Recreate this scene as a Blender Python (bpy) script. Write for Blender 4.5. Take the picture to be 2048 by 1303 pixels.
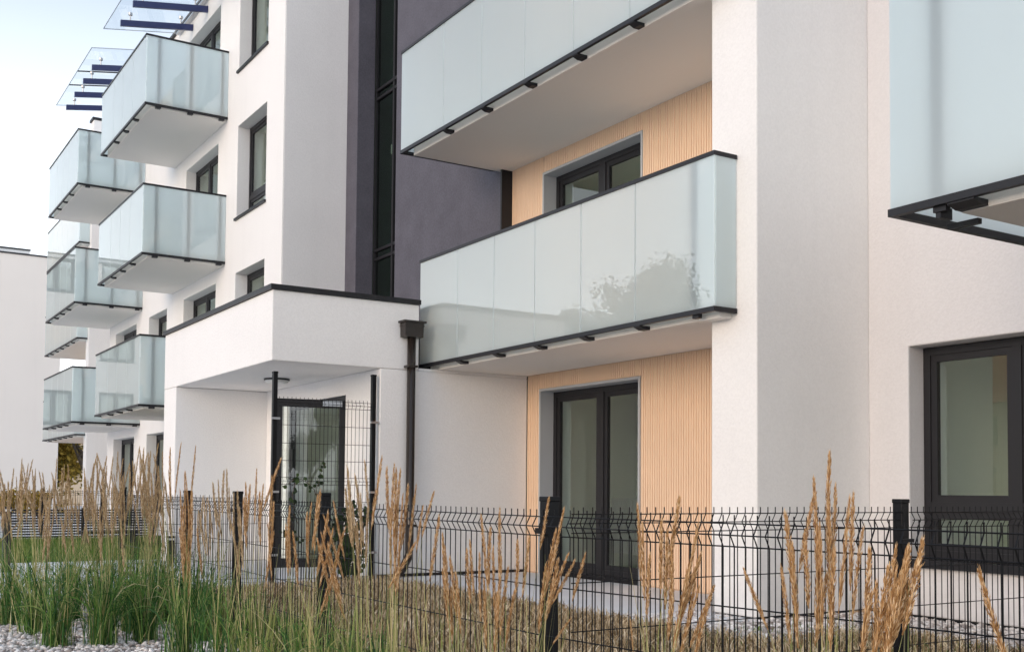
import bpy, bmesh, math, random
import numpy as np
from mathutils import Vector, Matrix, Quaternion
R = math.radians
random.seed(7); rng = np.random.default_rng(11)
for o in list(bpy.data.objects): bpy.data.objects.remove(o, do_unlink=True)
scn = bpy.context.scene
col = scn.collection

# ------------------------------------------------------------ camera
cd = bpy.data.cameras.new('camera'); cam = bpy.data.objects.new('camera', cd); col.objects.link(cam)
fw = Vector((-0.84506, 0.53309, 0.04099)).normalized()
rt = Vector((0.53381, 0.84556, 0.00821)); rt = (rt - fw*rt.dot(fw)).normalized()
up = rt.cross(fw)
cam.matrix_world = Matrix(((rt.x, up.x, -fw.x, 0), (rt.y, up.y, -fw.y, 0), (rt.z, up.z, -fw.z, 1.06), (0, 0, 0, 1)))
cd.sensor_width = 36; cd.lens = 2181.6*36/2048; cd.shift_y = (889.9-651.5)/2048
cd.clip_end = 2000; cd.clip_start = 0.05
scn.camera = cam

# ------------------------------------------------------------ sky, sun, exposure
SUN_EL, SUN_AZ = R(12), Vector((0.27, -0.96, 0)).normalized()
w = bpy.data.worlds.new('World'); scn.world = w; w.use_nodes = True
nt = w.node_tree; nt.nodes.clear()
sky = nt.nodes.new('ShaderNodeTexSky'); sky.sky_type = 'NISHITA'; sky.sun_disc = False
sky.sun_elevation = SUN_EL; sky.sun_rotation = math.atan2(SUN_AZ.x, SUN_AZ.y)
sky.air_density = 1.0; sky.dust_density = 2.5; sky.ozone_density = 1.0
hs = nt.nodes.new('ShaderNodeHueSaturation'); hs.inputs['Saturation'].default_value = 0.55
tcs = nt.nodes.new('ShaderNodeTexCoord'); sxyz = nt.nodes.new('ShaderNodeSeparateXYZ'); nt.links.new(tcs.outputs['Generated'], sxyz.inputs[0])
mr = nt.nodes.new('ShaderNodeMapRange'); mr.inputs['From Min'].default_value = 0.12; mr.inputs['From Max'].default_value = 0.40
nt.links.new(sxyz.outputs['Z'], mr.inputs['Value'])
veil = nt.nodes.new('ShaderNodeMix'); veil.data_type = 'RGBA'; nt.links.new(mr.outputs[0], veil.inputs[0])
veil.inputs[6].default_value = (11.3, 11.9, 12.4, 1)        # pale haze towards the horizon, same all round
veil.inputs[7].default_value = (4.1, 4.8, 6.0, 1)         # thin blue overhead
mixc = nt.nodes.new('ShaderNodeMix'); mixc.data_type = 'RGBA'; mixc.inputs[0].default_value = 0.70
nt.links.new(veil.outputs[2], mixc.inputs[7])
bgd = nt.nodes.new('ShaderNodeBackground'); bgd.inputs[1].default_value = 0.10
wo = nt.nodes.new('ShaderNodeOutputWorld')
nt.links.new(sky.outputs[0], hs.inputs['Color']); nt.links.new(hs.outputs[0], mixc.inputs[6])
nt.links.new(mixc.outputs[2], bgd.inputs[0]); nt.links.new(bgd.outputs[0], wo.inputs[0])
sl = bpy.data.lights.new('sun', 'SUN'); sun = bpy.data.objects.new('sun', sl); col.objects.link(sun)
sl.energy = 0.34; sl.angle = R(24); sl.color = (1.0, 0.66, 0.42)
sd = Vector((SUN_AZ.x*math.cos(SUN_EL), SUN_AZ.y*math.cos(SUN_EL), math.sin(SUN_EL)))
sun.rotation_euler = sd.to_track_quat('Z', 'Y').to_euler(); sun.location = (-10, -20, 20)
scn.view_settings.view_transform = 'Standard'; scn.view_settings.look = 'None'
scn.view_settings.gamma = 1; scn.view_settings.use_curve_mapping = False
scn.view_settings.exposure = 1.09
try:
    cy = scn.cycles; cy.max_bounces = 10; cy.diffuse_bounces = 5; cy.transmission_bounces = 10; cy.transparent_max_bounces = 16; cy.glossy_bounces = 5
except Exception: pass

# ------------------------------------------------------------ materials
def newmat(name):
    m = bpy.data.materials.new(name); m.use_nodes = True
    return m, m.node_tree, m.node_tree.nodes['Principled BSDF']
def N(t, ty, **k):
    n = t.nodes.new(ty)
    for a, b in k.items(): setattr(n, a, b)
    return n
def setin(n, **k):
    for a, b in k.items(): n.inputs[a.replace('_', ' ')].default_value = b
def mottled(name, c, rough=0.85, var=0.06, vscale=1.2, bscale=160, bump=0.25, fine=0.05, metal=0.0, spec=0.5, dist=0.004, streak=0.0):
    m, t, p = newmat(name)
    tc = N(t, 'ShaderNodeTexCoord')
    n1 = N(t, 'ShaderNodeTexNoise'); setin(n1, Scale=vscale, Detail=4.0)
    n2 = N(t, 'ShaderNodeTexNoise'); setin(n2, Scale=bscale, Detail=3.0)
    t.links.new(tc.outputs['Object'], n1.inputs['Vector']); t.links.new(tc.outputs['Object'], n2.inputs['Vector'])
    a = N(t, 'ShaderNodeMath', operation='MULTIPLY_ADD'); a.inputs[1].default_value = 2*var; a.inputs[2].default_value = 1-var
    b = N(t, 'ShaderNodeMath', operation='MULTIPLY_ADD'); b.inputs[1].default_value = 2*fine; b.inputs[2].default_value = 1-fine
    t.links.new(n1.outputs[0], a.inputs[0]); t.links.new(n2.outputs[0], b.inputs[0])
    mu = N(t, 'ShaderNodeMath', operation='MULTIPLY'); t.links.new(a.outputs[0], mu.inputs[0]); t.links.new(b.outputs[0], mu.inputs[1])
    if streak:
        mp = N(t, 'ShaderNodeMapping'); mp.inputs['Scale'].default_value = (2.6, 2.6, 0.22); t.links.new(tc.outputs['Object'], mp.inputs['Vector'])
        n3 = N(t, 'ShaderNodeTexNoise'); setin(n3, Scale=1.0, Detail=5.0, Roughness=0.6); t.links.new(mp.outputs[0], n3.inputs['Vector'])
        r3 = N(t, 'ShaderNodeMapRange'); r3.inputs['From Min'].default_value = 0.52; r3.inputs['From Max'].default_value = 0.75; r3.inputs['To Min'].default_value = 1.0; r3.inputs['To Max'].default_value = 1.0-streak
        t.links.new(n3.outputs[0], r3.inputs['Value'])
        m3 = N(t, 'ShaderNodeMath', operation='MULTIPLY'); t.links.new(mu.outputs[0], m3.inputs[0]); t.links.new(r3.outputs[0], m3.inputs[1])
        # splash dirt just above the ground, broken up by noise
        sx = N(t, 'ShaderNodeSeparateXYZ'); t.links.new(tc.outputs['Object'], sx.inputs[0])
        n4 = N(t, 'ShaderNodeTexNoise'); setin(n4, Scale=4.0, Detail=6.0); t.links.new(tc.outputs['Object'], n4.inputs['Vector'])
        a4 = N(t, 'ShaderNodeMath', operation='MULTIPLY_ADD'); a4.inputs[1].default_value = 0.55; t.links.new(n4.outputs[0], a4.inputs[0]); t.links.new(sx.outputs['Z'], a4.inputs[2])
        r4 = N(t, 'ShaderNodeMapRange'); r4.inputs['From Min'].default_value = 0.18; r4.inputs['From Max'].default_value = 0.55; r4.inputs['To Min'].default_value = 0.88; r4.inputs['To Max'].default_value = 1.0
        t.links.new(a4.outputs[0], r4.inputs['Value'])
        m4 = N(t, 'ShaderNodeMath', operation='MULTIPLY'); t.links.new(m3.outputs[0], m4.inputs[0]); t.links.new(r4.outputs[0], m4.inputs[1]); mu = m4
    sc = N(t, 'ShaderNodeVectorMath', operation='SCALE'); sc.inputs[0].default_value = c; t.links.new(mu.outputs[0], sc.inputs['Scale'])
    t.links.new(sc.outputs[0], p.inputs['Base Color'])
    bp = N(t, 'ShaderNodeBump'); setin(bp, Strength=bump, Distance=dist); t.links.new(n2.outputs[0], bp.inputs['Height'])
    t.links.new(bp.outputs[0], p.inputs['Normal'])
    setin(p, Roughness=rough, Metallic=metal); p.inputs['Specular IOR Level'].default_value = spec
    return m
def island(name, stops, rough=0.7, trans=0.0, spec=0.3, noise=0):
    m, t, p = newmat(name)
    g = N(t, 'ShaderNodeNewGeometry'); cr = N(t, 'ShaderNodeValToRGB')
    e = cr.color_ramp.elements
    while len(e) < len(stops): e.new(0.5)
    for i, (pos, c) in enumerate(stops): e[i].position = pos; e[i].color = (*c, 1)
    if noise:
        tc = N(t, 'ShaderNodeTexCoord'); nz = N(t, 'ShaderNodeTexNoise'); setin(nz, Scale=noise, Detail=3.0)
        t.links.new(tc.outputs['Object'], nz.inputs['Vector'])
        mx = N(t, 'ShaderNodeMath', operation='MULTIPLY_ADD'); mx.inputs[1].default_value = 1.3; mx.inputs[2].default_value = -0.65
        ad = N(t, 'ShaderNodeMath', operation='ADD'); ad.use_clamp = True
        t.links.new(nz.outputs[0], mx.inputs[0]); t.links.new(mx.outputs[0], ad.inputs[0]); t.links.new(g.outputs['Random Per Island'], ad.inputs[1])
        t.links.new(ad.outputs[0], cr.inputs[0])
    else: t.links.new(g.outputs['Random Per Island'], cr.inputs[0])
    t.links.new(cr.outputs[0], p.inputs['Base Color']); setin(p, Roughness=rough); p.inputs['Specular IOR Level'].default_value = spec
    if trans:
        tr = N(t, 'ShaderNodeBsdfTranslucent'); t.links.new(cr.outputs[0], tr.inputs[0])
        mxs = N(t, 'ShaderNodeMixShader'); mxs.inputs[0].default_value = trans
        t.links.new(p.outputs[0], mxs.inputs[1]); t.links.new(tr.outputs[0], mxs.inputs[2])
        t.links.new(mxs.outputs[0], t.nodes['Material Output'].inputs[0])
    return m
def frontfresnel(t, ior):
    fr = N(t, 'ShaderNodeFresnel'); fr.inputs[0].default_value = ior
    g = N(t, 'ShaderNodeNewGeometry')
    iv = N(t, 'ShaderNodeMath', operation='SUBTRACT'); iv.inputs[0].default_value = 1.0; t.links.new(g.outputs['Backfacing'], iv.inputs[1])
    mu = N(t, 'ShaderNodeMath', operation='MULTIPLY'); t.links.new(fr.outputs[0], mu.inputs[0]); t.links.new(iv.outputs[0], mu.inputs[1])
    return mu
def frosted(name):
    m, t, p = newmat(name); t.nodes.remove(p)
    df = N(t, 'ShaderNodeBsdfDiffuse'); df.inputs[0].default_value = (0.84, 0.93, 0.94, 1)
    tr = N(t, 'ShaderNodeBsdfTranslucent'); tr.inputs[0].default_value = (0.92, 0.972, 0.978, 1)
    body = N(t, 'ShaderNodeMixShader'); body.inputs[0].default_value = 0.78
    t.links.new(df.outputs[0], body.inputs[1]); t.links.new(tr.outputs[0], body.inputs[2])
    gl = N(t, 'ShaderNodeBsdfGlossy'); gl.inputs['Roughness'].default_value = 0.0
    tc = N(t, 'ShaderNodeTexCoord'); nz = N(t, 'ShaderNodeTexNoise'); setin(nz, Scale=1.3, Detail=1.0)
    t.links.new(tc.outputs['Object'], nz.inputs['Vector'])
    bp = N(t, 'ShaderNodeBump'); setin(bp, Strength=0.006, Distance=0.02); t.links.new(nz.outputs[0], bp.inputs['Height']); t.links.new(bp.outputs[0], gl.inputs['Normal'])
    mx = N(t, 'ShaderNodeMixShader'); t.links.new(frontfresnel(t, 2.05).outputs[0], mx.inputs[0])
    t.links.new(body.outputs[0], mx.inputs[1]); t.links.new(gl.outputs[0], mx.inputs[2])
    t.links.new(mx.outputs[0], t.nodes['Material Output'].inputs[0])
    return m
def clearglass(name, tint, ior=1.55, wav=0.0):
    m, t, p = newmat(name); t.nodes.remove(p)
    tr = N(t, 'ShaderNodeBsdfTransparent'); tr.inputs[0].default_value = (*tint, 1)
    gl = N(t, 'ShaderNodeBsdfGlossy'); gl.inputs['Roughness'].default_value = 0.0
    if wav:
        tc = N(t, 'ShaderNodeTexCoord'); nz = N(t, 'ShaderNodeTexNoise'); setin(nz, Scale=1.1, Detail=1.0)
        t.links.new(tc.outputs['Object'], nz.inputs['Vector'])
        bp = N(t, 'ShaderNodeBump'); setin(bp, Strength=wav, Distance=0.02); t.links.new(nz.outputs[0], bp.inputs['Height'])
        t.links.new(bp.outputs[0], gl.inputs['Normal'])
    mxs = N(t, 'ShaderNodeMixShader'); t.links.new(frontfresnel(t, ior).outputs[0], mxs.inputs[0])
    t.links.new(tr.outputs[0], mxs.inputs[1]); t.links.new(gl.outputs[0], mxs.inputs[2])
    t.links.new(mxs.outputs[0], t.nodes['Material Output'].inputs[0])
    return m
MT = dict(
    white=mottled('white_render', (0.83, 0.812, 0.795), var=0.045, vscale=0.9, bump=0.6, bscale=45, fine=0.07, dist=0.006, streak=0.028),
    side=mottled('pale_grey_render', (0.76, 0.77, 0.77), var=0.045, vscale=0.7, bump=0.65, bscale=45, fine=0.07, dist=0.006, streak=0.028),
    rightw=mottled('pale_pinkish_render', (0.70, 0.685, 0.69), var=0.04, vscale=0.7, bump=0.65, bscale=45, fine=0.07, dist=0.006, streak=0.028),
    purple=mottled('plum_grey_render', (0.098, 0.094, 0.117), var=0.30, vscale=2.4, bump=0.8, fine=0.35, bscale=38, streak=0.06),
    soffit=mottled('soffit_render', (0.82, 0.79, 0.75), var=0.03, vscale=0.8, bump=0.2),
    slab=mottled('slab_edge', (0.66, 0.63, 0.59), var=0.05),
    timber=mottled('tan_cladding', (0.82, 0.60, 0.42), rough=0.6, var=0.06, vscale=3, bump=0.1),
    groove=mottled('tan_groove', (0.68, 0.48, 0.325), rough=0.7, var=0.04, vscale=3, bump=0.1),
    reveal=mottled('grey_reveal', (0.42, 0.44, 0.46), rough=0.7, var=0.05),
    dark=mottled('anthracite_metal', (0.016, 0.016, 0.019), rough=0.45, spec=0.3, var=0.1, bump=0.03, bscale=60),
    frame=mottled('window_profile', (0.019, 0.019, 0.022), rough=0.5, spec=0.3, var=0.1, bump=0.03, bscale=60),
    navy=mottled('navy_steel', (0.025, 0.035, 0.12), rough=0.4, var=0.1, bump=0.03),
    black=mottled('black_coated_wire', (0.005, 0.005, 0.006), rough=0.45, spec=0.22, var=0.1, bump=0.02),
    gutter=mottled('brown_black_gutter', (0.024, 0.018, 0.015), rough=0.25, spec=0.4, var=0.1, bump=0.02),
    steel=mottled('brushed_steel', (0.45, 0.46, 0.48), rough=0.35, metal=1.0, var=0.05, bump=0.02),
    room=mottled('room_plaster', (0.80, 0.82, 0.76), var=0.03),
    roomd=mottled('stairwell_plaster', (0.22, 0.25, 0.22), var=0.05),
    lampw=mottled('lamp_white', (0.8, 0.8, 0.78), rough=0.4, var=0.02),
    terrace=mottled('terrace_stone', (0.66, 0.67, 0.68), rough=0.8, var=0.08, vscale=3, bscale=240, fine=0.14, bump=0.2),
    path=mottled('pale_concrete', (0.68, 0.69, 0.70), rough=0.85, var=0.06, vscale=1.5, bscale=200, fine=0.1),
    soil=mottled('soil', (0.19, 0.14, 0.09), var=0.25, vscale=5, bscale=80, bump=0.8),
    asphalt=mottled('grey_ground', (0.46, 0.45, 0.44), var=0.2, vscale=0.5),
    stonebed=mottled('gravel_bed', (0.42, 0.40, 0.37), var=0.3, vscale=30, bump=0.8),
    frost=frosted('frosted_glass'),
    pane=clearglass('window_glass', (0.93, 0.97, 0.94), 1.95, 0.05),
    stairpane=clearglass('stair_glass', (0.62, 0.70, 0.66), 1.7, 0.05),
    canopy=clearglass('canopy_glass', (0.97, 0.985, 0.98), 1.3),
    bark=mottled('bark', (0.10, 0.075, 0.055), var=0.3, vscale=8, bscale=40, bump=0.8),
    leaf=island('tree_leaf', [(0, (0.035, 0.055, 0.02)), (0.5, (0.07, 0.09, 0.03)), (1, (0.13, 0.12, 0.045))], trans=0.25),
    gold=island('golden_leaf', [(0, (0.16, 0.14, 0.03)), (0.5, (0.42, 0.29, 0.05)), (1, (0.62, 0.42, 0.08))], trans=0.3),
    pine=island('dark_leaf', [(0, (0.012, 0.022, 0.012)), (1, (0.04, 0.055, 0.025))], trans=0.1),
    vine=island('vine_leaf', [(0, (0.012, 0.025, 0.010)), (0.7, (0.03, 0.055, 0.02)), (1, (0.06, 0.10, 0.03))], trans=0.15),
    blade=island('reed_leaf', [(0, (0.025, 0.08, 0.022)), (0.4, (0.06, 0.165, 0.04)), (0.75, (0.16, 0.29, 0.06)), (0.9, (0.40, 0.42, 0.16)), (1, (0.62, 0.56, 0.34))], trans=0.35, rough=0.45),
    blade2=island('reed_leaf_yellowing', [(0, (0.07, 0.13, 0.03)), (0.4, (0.18, 0.25, 0.06)), (0.75, (0.38, 0.40, 0.13)), (1, (0.64, 0.53, 0.30))], trans=0.35, rough=0.45),
    stem=island('reed_stem', [(0, (0.20, 0.24, 0.07)), (0.5, (0.40, 0.38, 0.16)), (1, (0.60, 0.48, 0.27))], rough=0.5),
    plume=island('reed_plume', [(0, (0.24, 0.115, 0.04)), (0.35, (0.50, 0.28, 0.11)), (0.7, (0.74, 0.49, 0.25)), (1, (0.92, 0.74, 0.50))], trans=0.25, rough=0.7),
    plumed=island('reed_plume_brown', [(0, (0.25, 0.16, 0.085)), (0.4, (0.50, 0.35, 0.19)), (0.8, (0.72, 0.55, 0.34)), (1, (0.88, 0.74, 0.53))], trans=0.25, rough=0.7),
    lawn=island('dry_lawn', [(0, (0.15, 0.10, 0.05)), (0.3, (0.31, 0.225, 0.115)), (0.55, (0.50, 0.37, 0.22)), (0.8, (0.72, 0.57, 0.37)), (1, (0.90, 0.79, 0.60))], trans=0.2, noise=3.5),
    green=island('green_lawn', [(0, (0.06, 0.13, 0.025)), (0.6, (0.13, 0.22, 0.04)), (1, (0.30, 0.33, 0.10))], trans=0.3),
    stone=island('pebble', [(0, (0.24, 0.20, 0.18)), (0.25, (0.46, 0.41, 0.38)), (0.6, (0.66, 0.61, 0.58)), (1, (0.85, 0.82, 0.79))], rough=0.75),
    tile=mottled('roof_tile', (0.60, 0.17, 0.07), var=0.2, vscale=4),
    wing=mottled('warm_white_render', (0.83, 0.765, 0.70), var=0.04, vscale=0.5, bump=0.3, streak=0.028),
    cream=mottled('cream_render', (0.70, 0.56, 0.40), var=0.05),
)

# ------------------------------------------------------------ helpers
def tag(o, label=None, cat=None, group=None, kind=None):
    if label: o['label'] = label
    if cat: o['category'] = cat
    if group: o['group'] = group
    if kind: o['kind'] = kind
    return o
def thing(name, label, cat, loc=(0, 0, 0), group=None):
    o = bpy.data.objects.new(name, None); col.objects.link(o); o.location = loc; o.empty_display_size = 0.2
    return tag(o, label, cat, group)
class MB:
    def __init__(s): s.v = []; s.f = []; s.m = []
    def add(s, vs, fs):
        b = len(s.v); s.v += [tuple(x) for x in vs]; s.f += [tuple(b+i for i in f) for f in fs]; return s
    def box(s, x0, x1, y0, y1, z0, z1):
        v = [(x, y, z) for z in (z0, z1) for y in (y0, y1) for x in (x0, x1)]
        return s.add(v, [(0, 2, 3, 1), (4, 5, 7, 6), (0, 1, 5, 4), (2, 6, 7, 3), (0, 4, 6, 2), (1, 3, 7, 5)])
    def prism(s, poly, axis, a0, a1):
        # poly: 2D points in the two other axes (order kept x,y,z minus axis)
        n = len(poly)
        def P(p, a):
            q = list(p); q.insert(axis, a); return tuple(q)
        v = [P(p, a0) for p in poly] + [P(p, a1) for p in poly]
        f = [tuple(range(n-1, -1, -1)), tuple(range(n, 2*n))] + [(i, (i+1) % n, n+(i+1) % n, n+i) for i in range(n)]
        return s.add(v, f)
    def tube(s, pts, rad, n=8, caps=True):
        pts = [Vector(p) for p in pts]; rad = rad if isinstance(rad, (list, tuple)) else [rad]*len(pts)
        rings = []; ref = Vector((0.31, 0.17, 0.93))
        for i, p in enumerate(pts):
            d = (pts[min(i+1, len(pts)-1)] - pts[max(i-1, 0)]).normalized()
            a = d.cross(ref)
            if a.length < 0.05: a = d.cross(Vector((1, 0, 0)))
            a.normalize(); b = d.cross(a)
            rings.append([p + (a*math.cos(2*math.pi*k/n) + b*math.sin(2*math.pi*k/n))*rad[i] for k in range(n)])
        v = [q for r in rings for q in r]; f = []
        for i in range(len(pts)-1):
            for k in range(n):
                f.append((i*n+k, i*n+(k+1) % n, (i+1)*n+(k+1) % n, (i+1)*n+k))
        if caps: f += [tuple(range(n-1, -1, -1)), tuple((len(pts)-1)*n+k for k in range(n))]
        return s.add(v, f)
    def build(s, name, m, parent=None, smooth=False, bevel=0.0, org=None, fixn=True):
        me = bpy.data.meshes.new(name)
        base = Vector((0, 0, 0)) if org is None else Vector(org)
        if parent is not None and org is None: base = wloc(parent)
        me.from_pydata([tuple(Vector(p)-base) for p in s.v], [], s.f); me.validate()
        if fixn:
            b = bmesh.new(); b.from_mesh(me); bmesh.ops.recalc_face_normals(b, faces=b.faces); b.to_mesh(me); b.free()
        if smooth:
            for p in me.polygons: p.use_smooth = True
        for mm in (m if isinstance(m, (list, tuple)) else [m]): me.materials.append(MT[mm])
        o = bpy.data.objects.new(name, me); col.objects.link(o)
        if parent is not None: o.parent = parent
        else: o.location = base
        if bevel:
            bv = o.modifiers.new('bevel', 'BEVEL'); bv.width = bevel; bv.segments = 2; bv.limit_method = 'ANGLE'; bv.angle_limit = R(40)
        return o
def wloc(o):
    p = Vector(o.location); q = o.parent
    while q is not None: p = p + Vector(q.location); q = q.parent
    return p
def fast(name, V, F, m, parent=None, smooth=False):
    V = np.asarray(V, dtype=np.float32); F = np.asarray(F, dtype=np.int32); k = F.shape[1]
    if parent is not None: V = V - np.array(wloc(parent), dtype=np.float32)
    me = bpy.data.meshes.new(name)
    me.vertices.add(len(V)); me.vertices.foreach_set('co', V.ravel())
    me.loops.add(F.size); me.loops.foreach_set('vertex_index', F.ravel())
    me.polygons.add(len(F)); me.polygons.foreach_set('loop_start', np.arange(0, F.size, k, dtype=np.int32))
    try: me.polygons.foreach_set('loop_total', np.full(len(F), k, dtype=np.int32))
    except Exception: pass
    if smooth: me.polygons.foreach_set('use_smooth', np.ones(len(F), dtype=bool))
    me.update(calc_edges=True); me.validate()
    me.materials.append(MT[m])
    o = bpy.data.objects.new(name, me); col.objects.link(o)
    if parent is not None: o.parent = parent
    return o
def kids(o): return list(o.children)
def copy_tree(o, parent=None, off=(0, 0, 0)):
    c = o.copy(); col.objects.link(c)
    if parent is not None: c.parent = parent
    c.location = Vector(o.location) + Vector(off)
    for ch in kids(o): copy_tree(ch, c)
    return c
def wallgrid(axis, p0, p1, u0, u1, z0, z1, holes=()):
    """thick wall with openings; axis 'y': spans x, thickness p0..p1 in y. axis 'x': spans y, thickness in x"""
    us = sorted({u0, u1, *[h[0] for h in holes], *[h[1] for h in holes]}); us = [u for u in us if u0 <= u <= u1]
    zs = sorted({z0, z1, *[h[2] for h in holes], *[h[3] for h in holes]}); zs = [z for z in zs if z0 <= z <= z1]
    idx = {}; m = MB()
    def V(i, j, p):
        k = (i, j, p)
        if k not in idx:
            idx[k] = len(m.v); m.v.append((us[i], p, zs[j]) if axis == 'y' else (p, us[i], zs[j]))
        return idx[k]
    def solid(i, j):
        if i < 0 or j < 0 or i >= len(us)-1 or j >= len(zs)-1: return False
        uc, zc = (us[i]+us[i+1])/2, (zs[j]+zs[j+1])/2
        return not any(h[0] < uc < h[1] and h[2] < zc < h[3] for h in holes)
    for i in range(len(us)-1):
        for j in range(len(zs)-1):
            if not solid(i, j): continue
            for p in (p0, p1): m.f.append((V(i, j, p), V(i+1, j, p), V(i+1, j+1, p), V(i, j+1, p)))
            for (di, dj, a, b) in ((-1, 0, (i, j), (i, j+1)), (1, 0, (i+1, j), (i+1, j+1)), (0, -1, (i, j), (i+1, j)), (0, 1, (i, j+1), (i+1, j+1))):
                if not solid(i+di, j+dj): m.f.append((V(*a, p0), V(*b, p0), V(*b, p1), V(*a, p1)))
    return m

# ------------------------------------------------------------ ground, paths, terrace
G0 = -0.10
def sheet(name, poly, z, m, thick=0.08):
    b = MB(); zz = z if callable(z) else (lambda x, y: z)
    n = len(poly)
    b.v = [(x, y, zz(x, y)) for x, y in poly] + [(x, y, zz(x, y)-thick) for x, y in poly]
    b.f = [tuple(range(n)), tuple(range(2*n-1, n-1, -1))] + [(i, n+i, n+(i+1) % n, (i+1) % n) for i in range(n)]
    return tag(b.build(name, m), kind='structure')
gb = MB(); gb.add([(-700, -700, -0.2), (700, -700, -0.2), (700, 700, -0.2), (-700, 700, -0.2)], [(0, 1, 2, 3)])
tag(gb.build('ground', 'asphalt'), kind='structure')
lawn_z = lambda x, y: G0 + max(0, min(1, (y-2.6)/3.1))*0.075
sheet('lawn', [(-11.95, 2.45), (9, 2.45), (9, 8.0), (-6.3, 8.0), (-6.3, 5.72), (-11.95, 5.72)], lawn_z, 'soil')
sheet('gravel_bed', [(-11.95, -0.4), (9, -0.4), (9, 2.45), (-11.95, 2.45)], G0-0.012, 'stonebed')
sheet('terrace', [(-11.985, 5.725), (-6.64, 5.725), (-6.64, 7.79), (-11.985, 7.79)], 0.0, 'terrace', 0.15)
sheet('entrance_path', [(-16.75, -6), (-11.96, -6), (-11.96, 4.25), (-12.0, 4.25), (-12.0, 6.2), (-15.99, 6.2), (-16.75, 6.2)], -0.02, 'path', 0.15)
sheet('front_lawn', [(-24.2, 0.9), (-16.8, 0.9), (-16.8, 6.6), (-24.2, 6.6)], -0.06, 'soil')
sheet('courtyard_path', [(-60, -6), (-24.25, -6), (-24.25, 6.6), (-60, 6.6)], -0.05, 'path')

# ------------------------------------------------------------ main apartment building
B = thing('apartment_building', 'long pale apartment block with frosted glass balconies and a plum grey stair bay', 'building', (-18, 6.62, 0))
HEAD = [2.335, 5.195, 8.07, 10.95]; SILL = [0.52, 3.385, 6.26, 9.16]; FLOOR = [0.05, 2.95, 5.85, 8.73]
# left facade with openings of two stair modules
holes = []
for dx in (0.0, -6.60):
    for k in range(4):
        if not (dx == 0.0 and k == 0): holes.append((-20.58+dx, -18.93+dx, SILL[k], HEAD[k]))
        holes.append((-24.15+dx, -21.82+dx, FLOOR[k], HEAD[k]))
holes = [h for h in holes if not (h[0] > -18.0)]
wallgrid('y', 6.62, 7.02, -31.49, -18.06, -0.2, 11.5, holes).build('facade_wall', 'white', B, bevel=0.012)
MB().box(-31.52, -18.0, 6.56, 7.05, 11.503, 11.56).build('roof_coping', 'dark', B)
MB().box(-18.3, -18.056, 6.634, 9.2, -0.2, 11.5).build('side_wall', 'white', B, bevel=0.012)
MB().box(-31.487, -31.1, 7.023, 9.2, -0.2, 11.5).build('side_wall', 'white', B)
# plum stair bay
wallgrid('y', 7.81, 8.145, -18.06, -12.66, 2.6, 12.2, [(-17.595, -16.04, 2.9, 12.0)]).build('stair_bay_wall', 'purple', B, bevel=0.01)
MB().box(-12.657, -12.622, 7.76, 8.0, 2.6, 12.2).build('corner_trim', 'dark', B)
# loggia back walls
LOW = (-11.67, -9.67, -0.12, 2.335); UPP = (-11.82, -9.80, 2.90, 5.212); UP2 = (-11.82, -9.80, 5.80, 8.10); UP3 = (-11.82, -9.80, 8.7, 11.0)
wallgrid('y', 7.805, 8.02, -11.99, -6.64, -0.2, 2.62, [LOW]).build('loggia_wall', 'groove', B)
wallgrid('y', 7.935, 8.15, -12.62, -6.64, 2.62, 12.2, [UPP, UP2, UP3]).build('loggia_wall', 'groove', B)
def ribs(x0, x1, z0, z1, y, hole):
    b = MB(); n = int((x1-x0)/0.04)
    for i in range(n):
        a = x0+0.006+i*0.04; c = a+0.027
        segs = [(z0, z1)]
        if z0 > 2 and abs(a+11.835) < 0.02: continue
        if c > hole[0]-0.03 and a < hole[1]+0.03: segs = [(hole[3]+0.035, z1)] + ([(z0, hole[2]-0.01)] if hole[2]-0.01 > z0+0.05 else [])
        for s in segs: b.box(a, c, y-0.010, y+0.002, s[0], s[1])
    return b
for args in ((-11.985, -6.645, 0.012, 2.555, 7.805, LOW), (-12.615, -6.645, 2.78, 5.455, 7.935, UPP), (-12.615, -6.645, 5.68, 8.355, 7.935, UP2)):
    tag(ribs(*args).build('ribbed_cladding', 'timber', B), kind='stuff')
def reveal(h, y0, y1):
    b = MB(); t = 0.028
    b.box(h[0]-t, h[0]+0.004, y0, y1, h[2], h[3]+t); b.box(h[1]-0.004, h[1]+t, y0, y1, h[2], h[3]+t)
    b.box(h[0]+0.0045, h[1]-0.0045, y0, y1, h[3]-0.004, h[3]+t)
    b.build('reveal', 'reveal', B)
reveal(LOW, 7.786, 8.02); reveal(UPP, 7.916, 8.15); reveal(UP2, 7.916, 8.15)
# pillar and right wall
MB().box(-7.187, -6.6325, 6.61, 8.25, 0.012, 12.2).build('pillar', 'white', B, bevel=0.014)
MB().box(-7.16, -6.655, 6.635, 8.2, -0.15, 0.012).build('pillar_base', 'dark', B)
RW = (-6.2, -3.3, 0.49, 2.345)
wallgrid('y', 8.01, 8.4, -6.632, 1.0, 0.012, 12.2, [RW]).build('right_wall', 'rightw', B, bevel=0.012)
MB().box(-6.60, 1.0, 8.03, 8.38, -0.15, 0.012).build('wall_base', 'dark', B)
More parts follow.
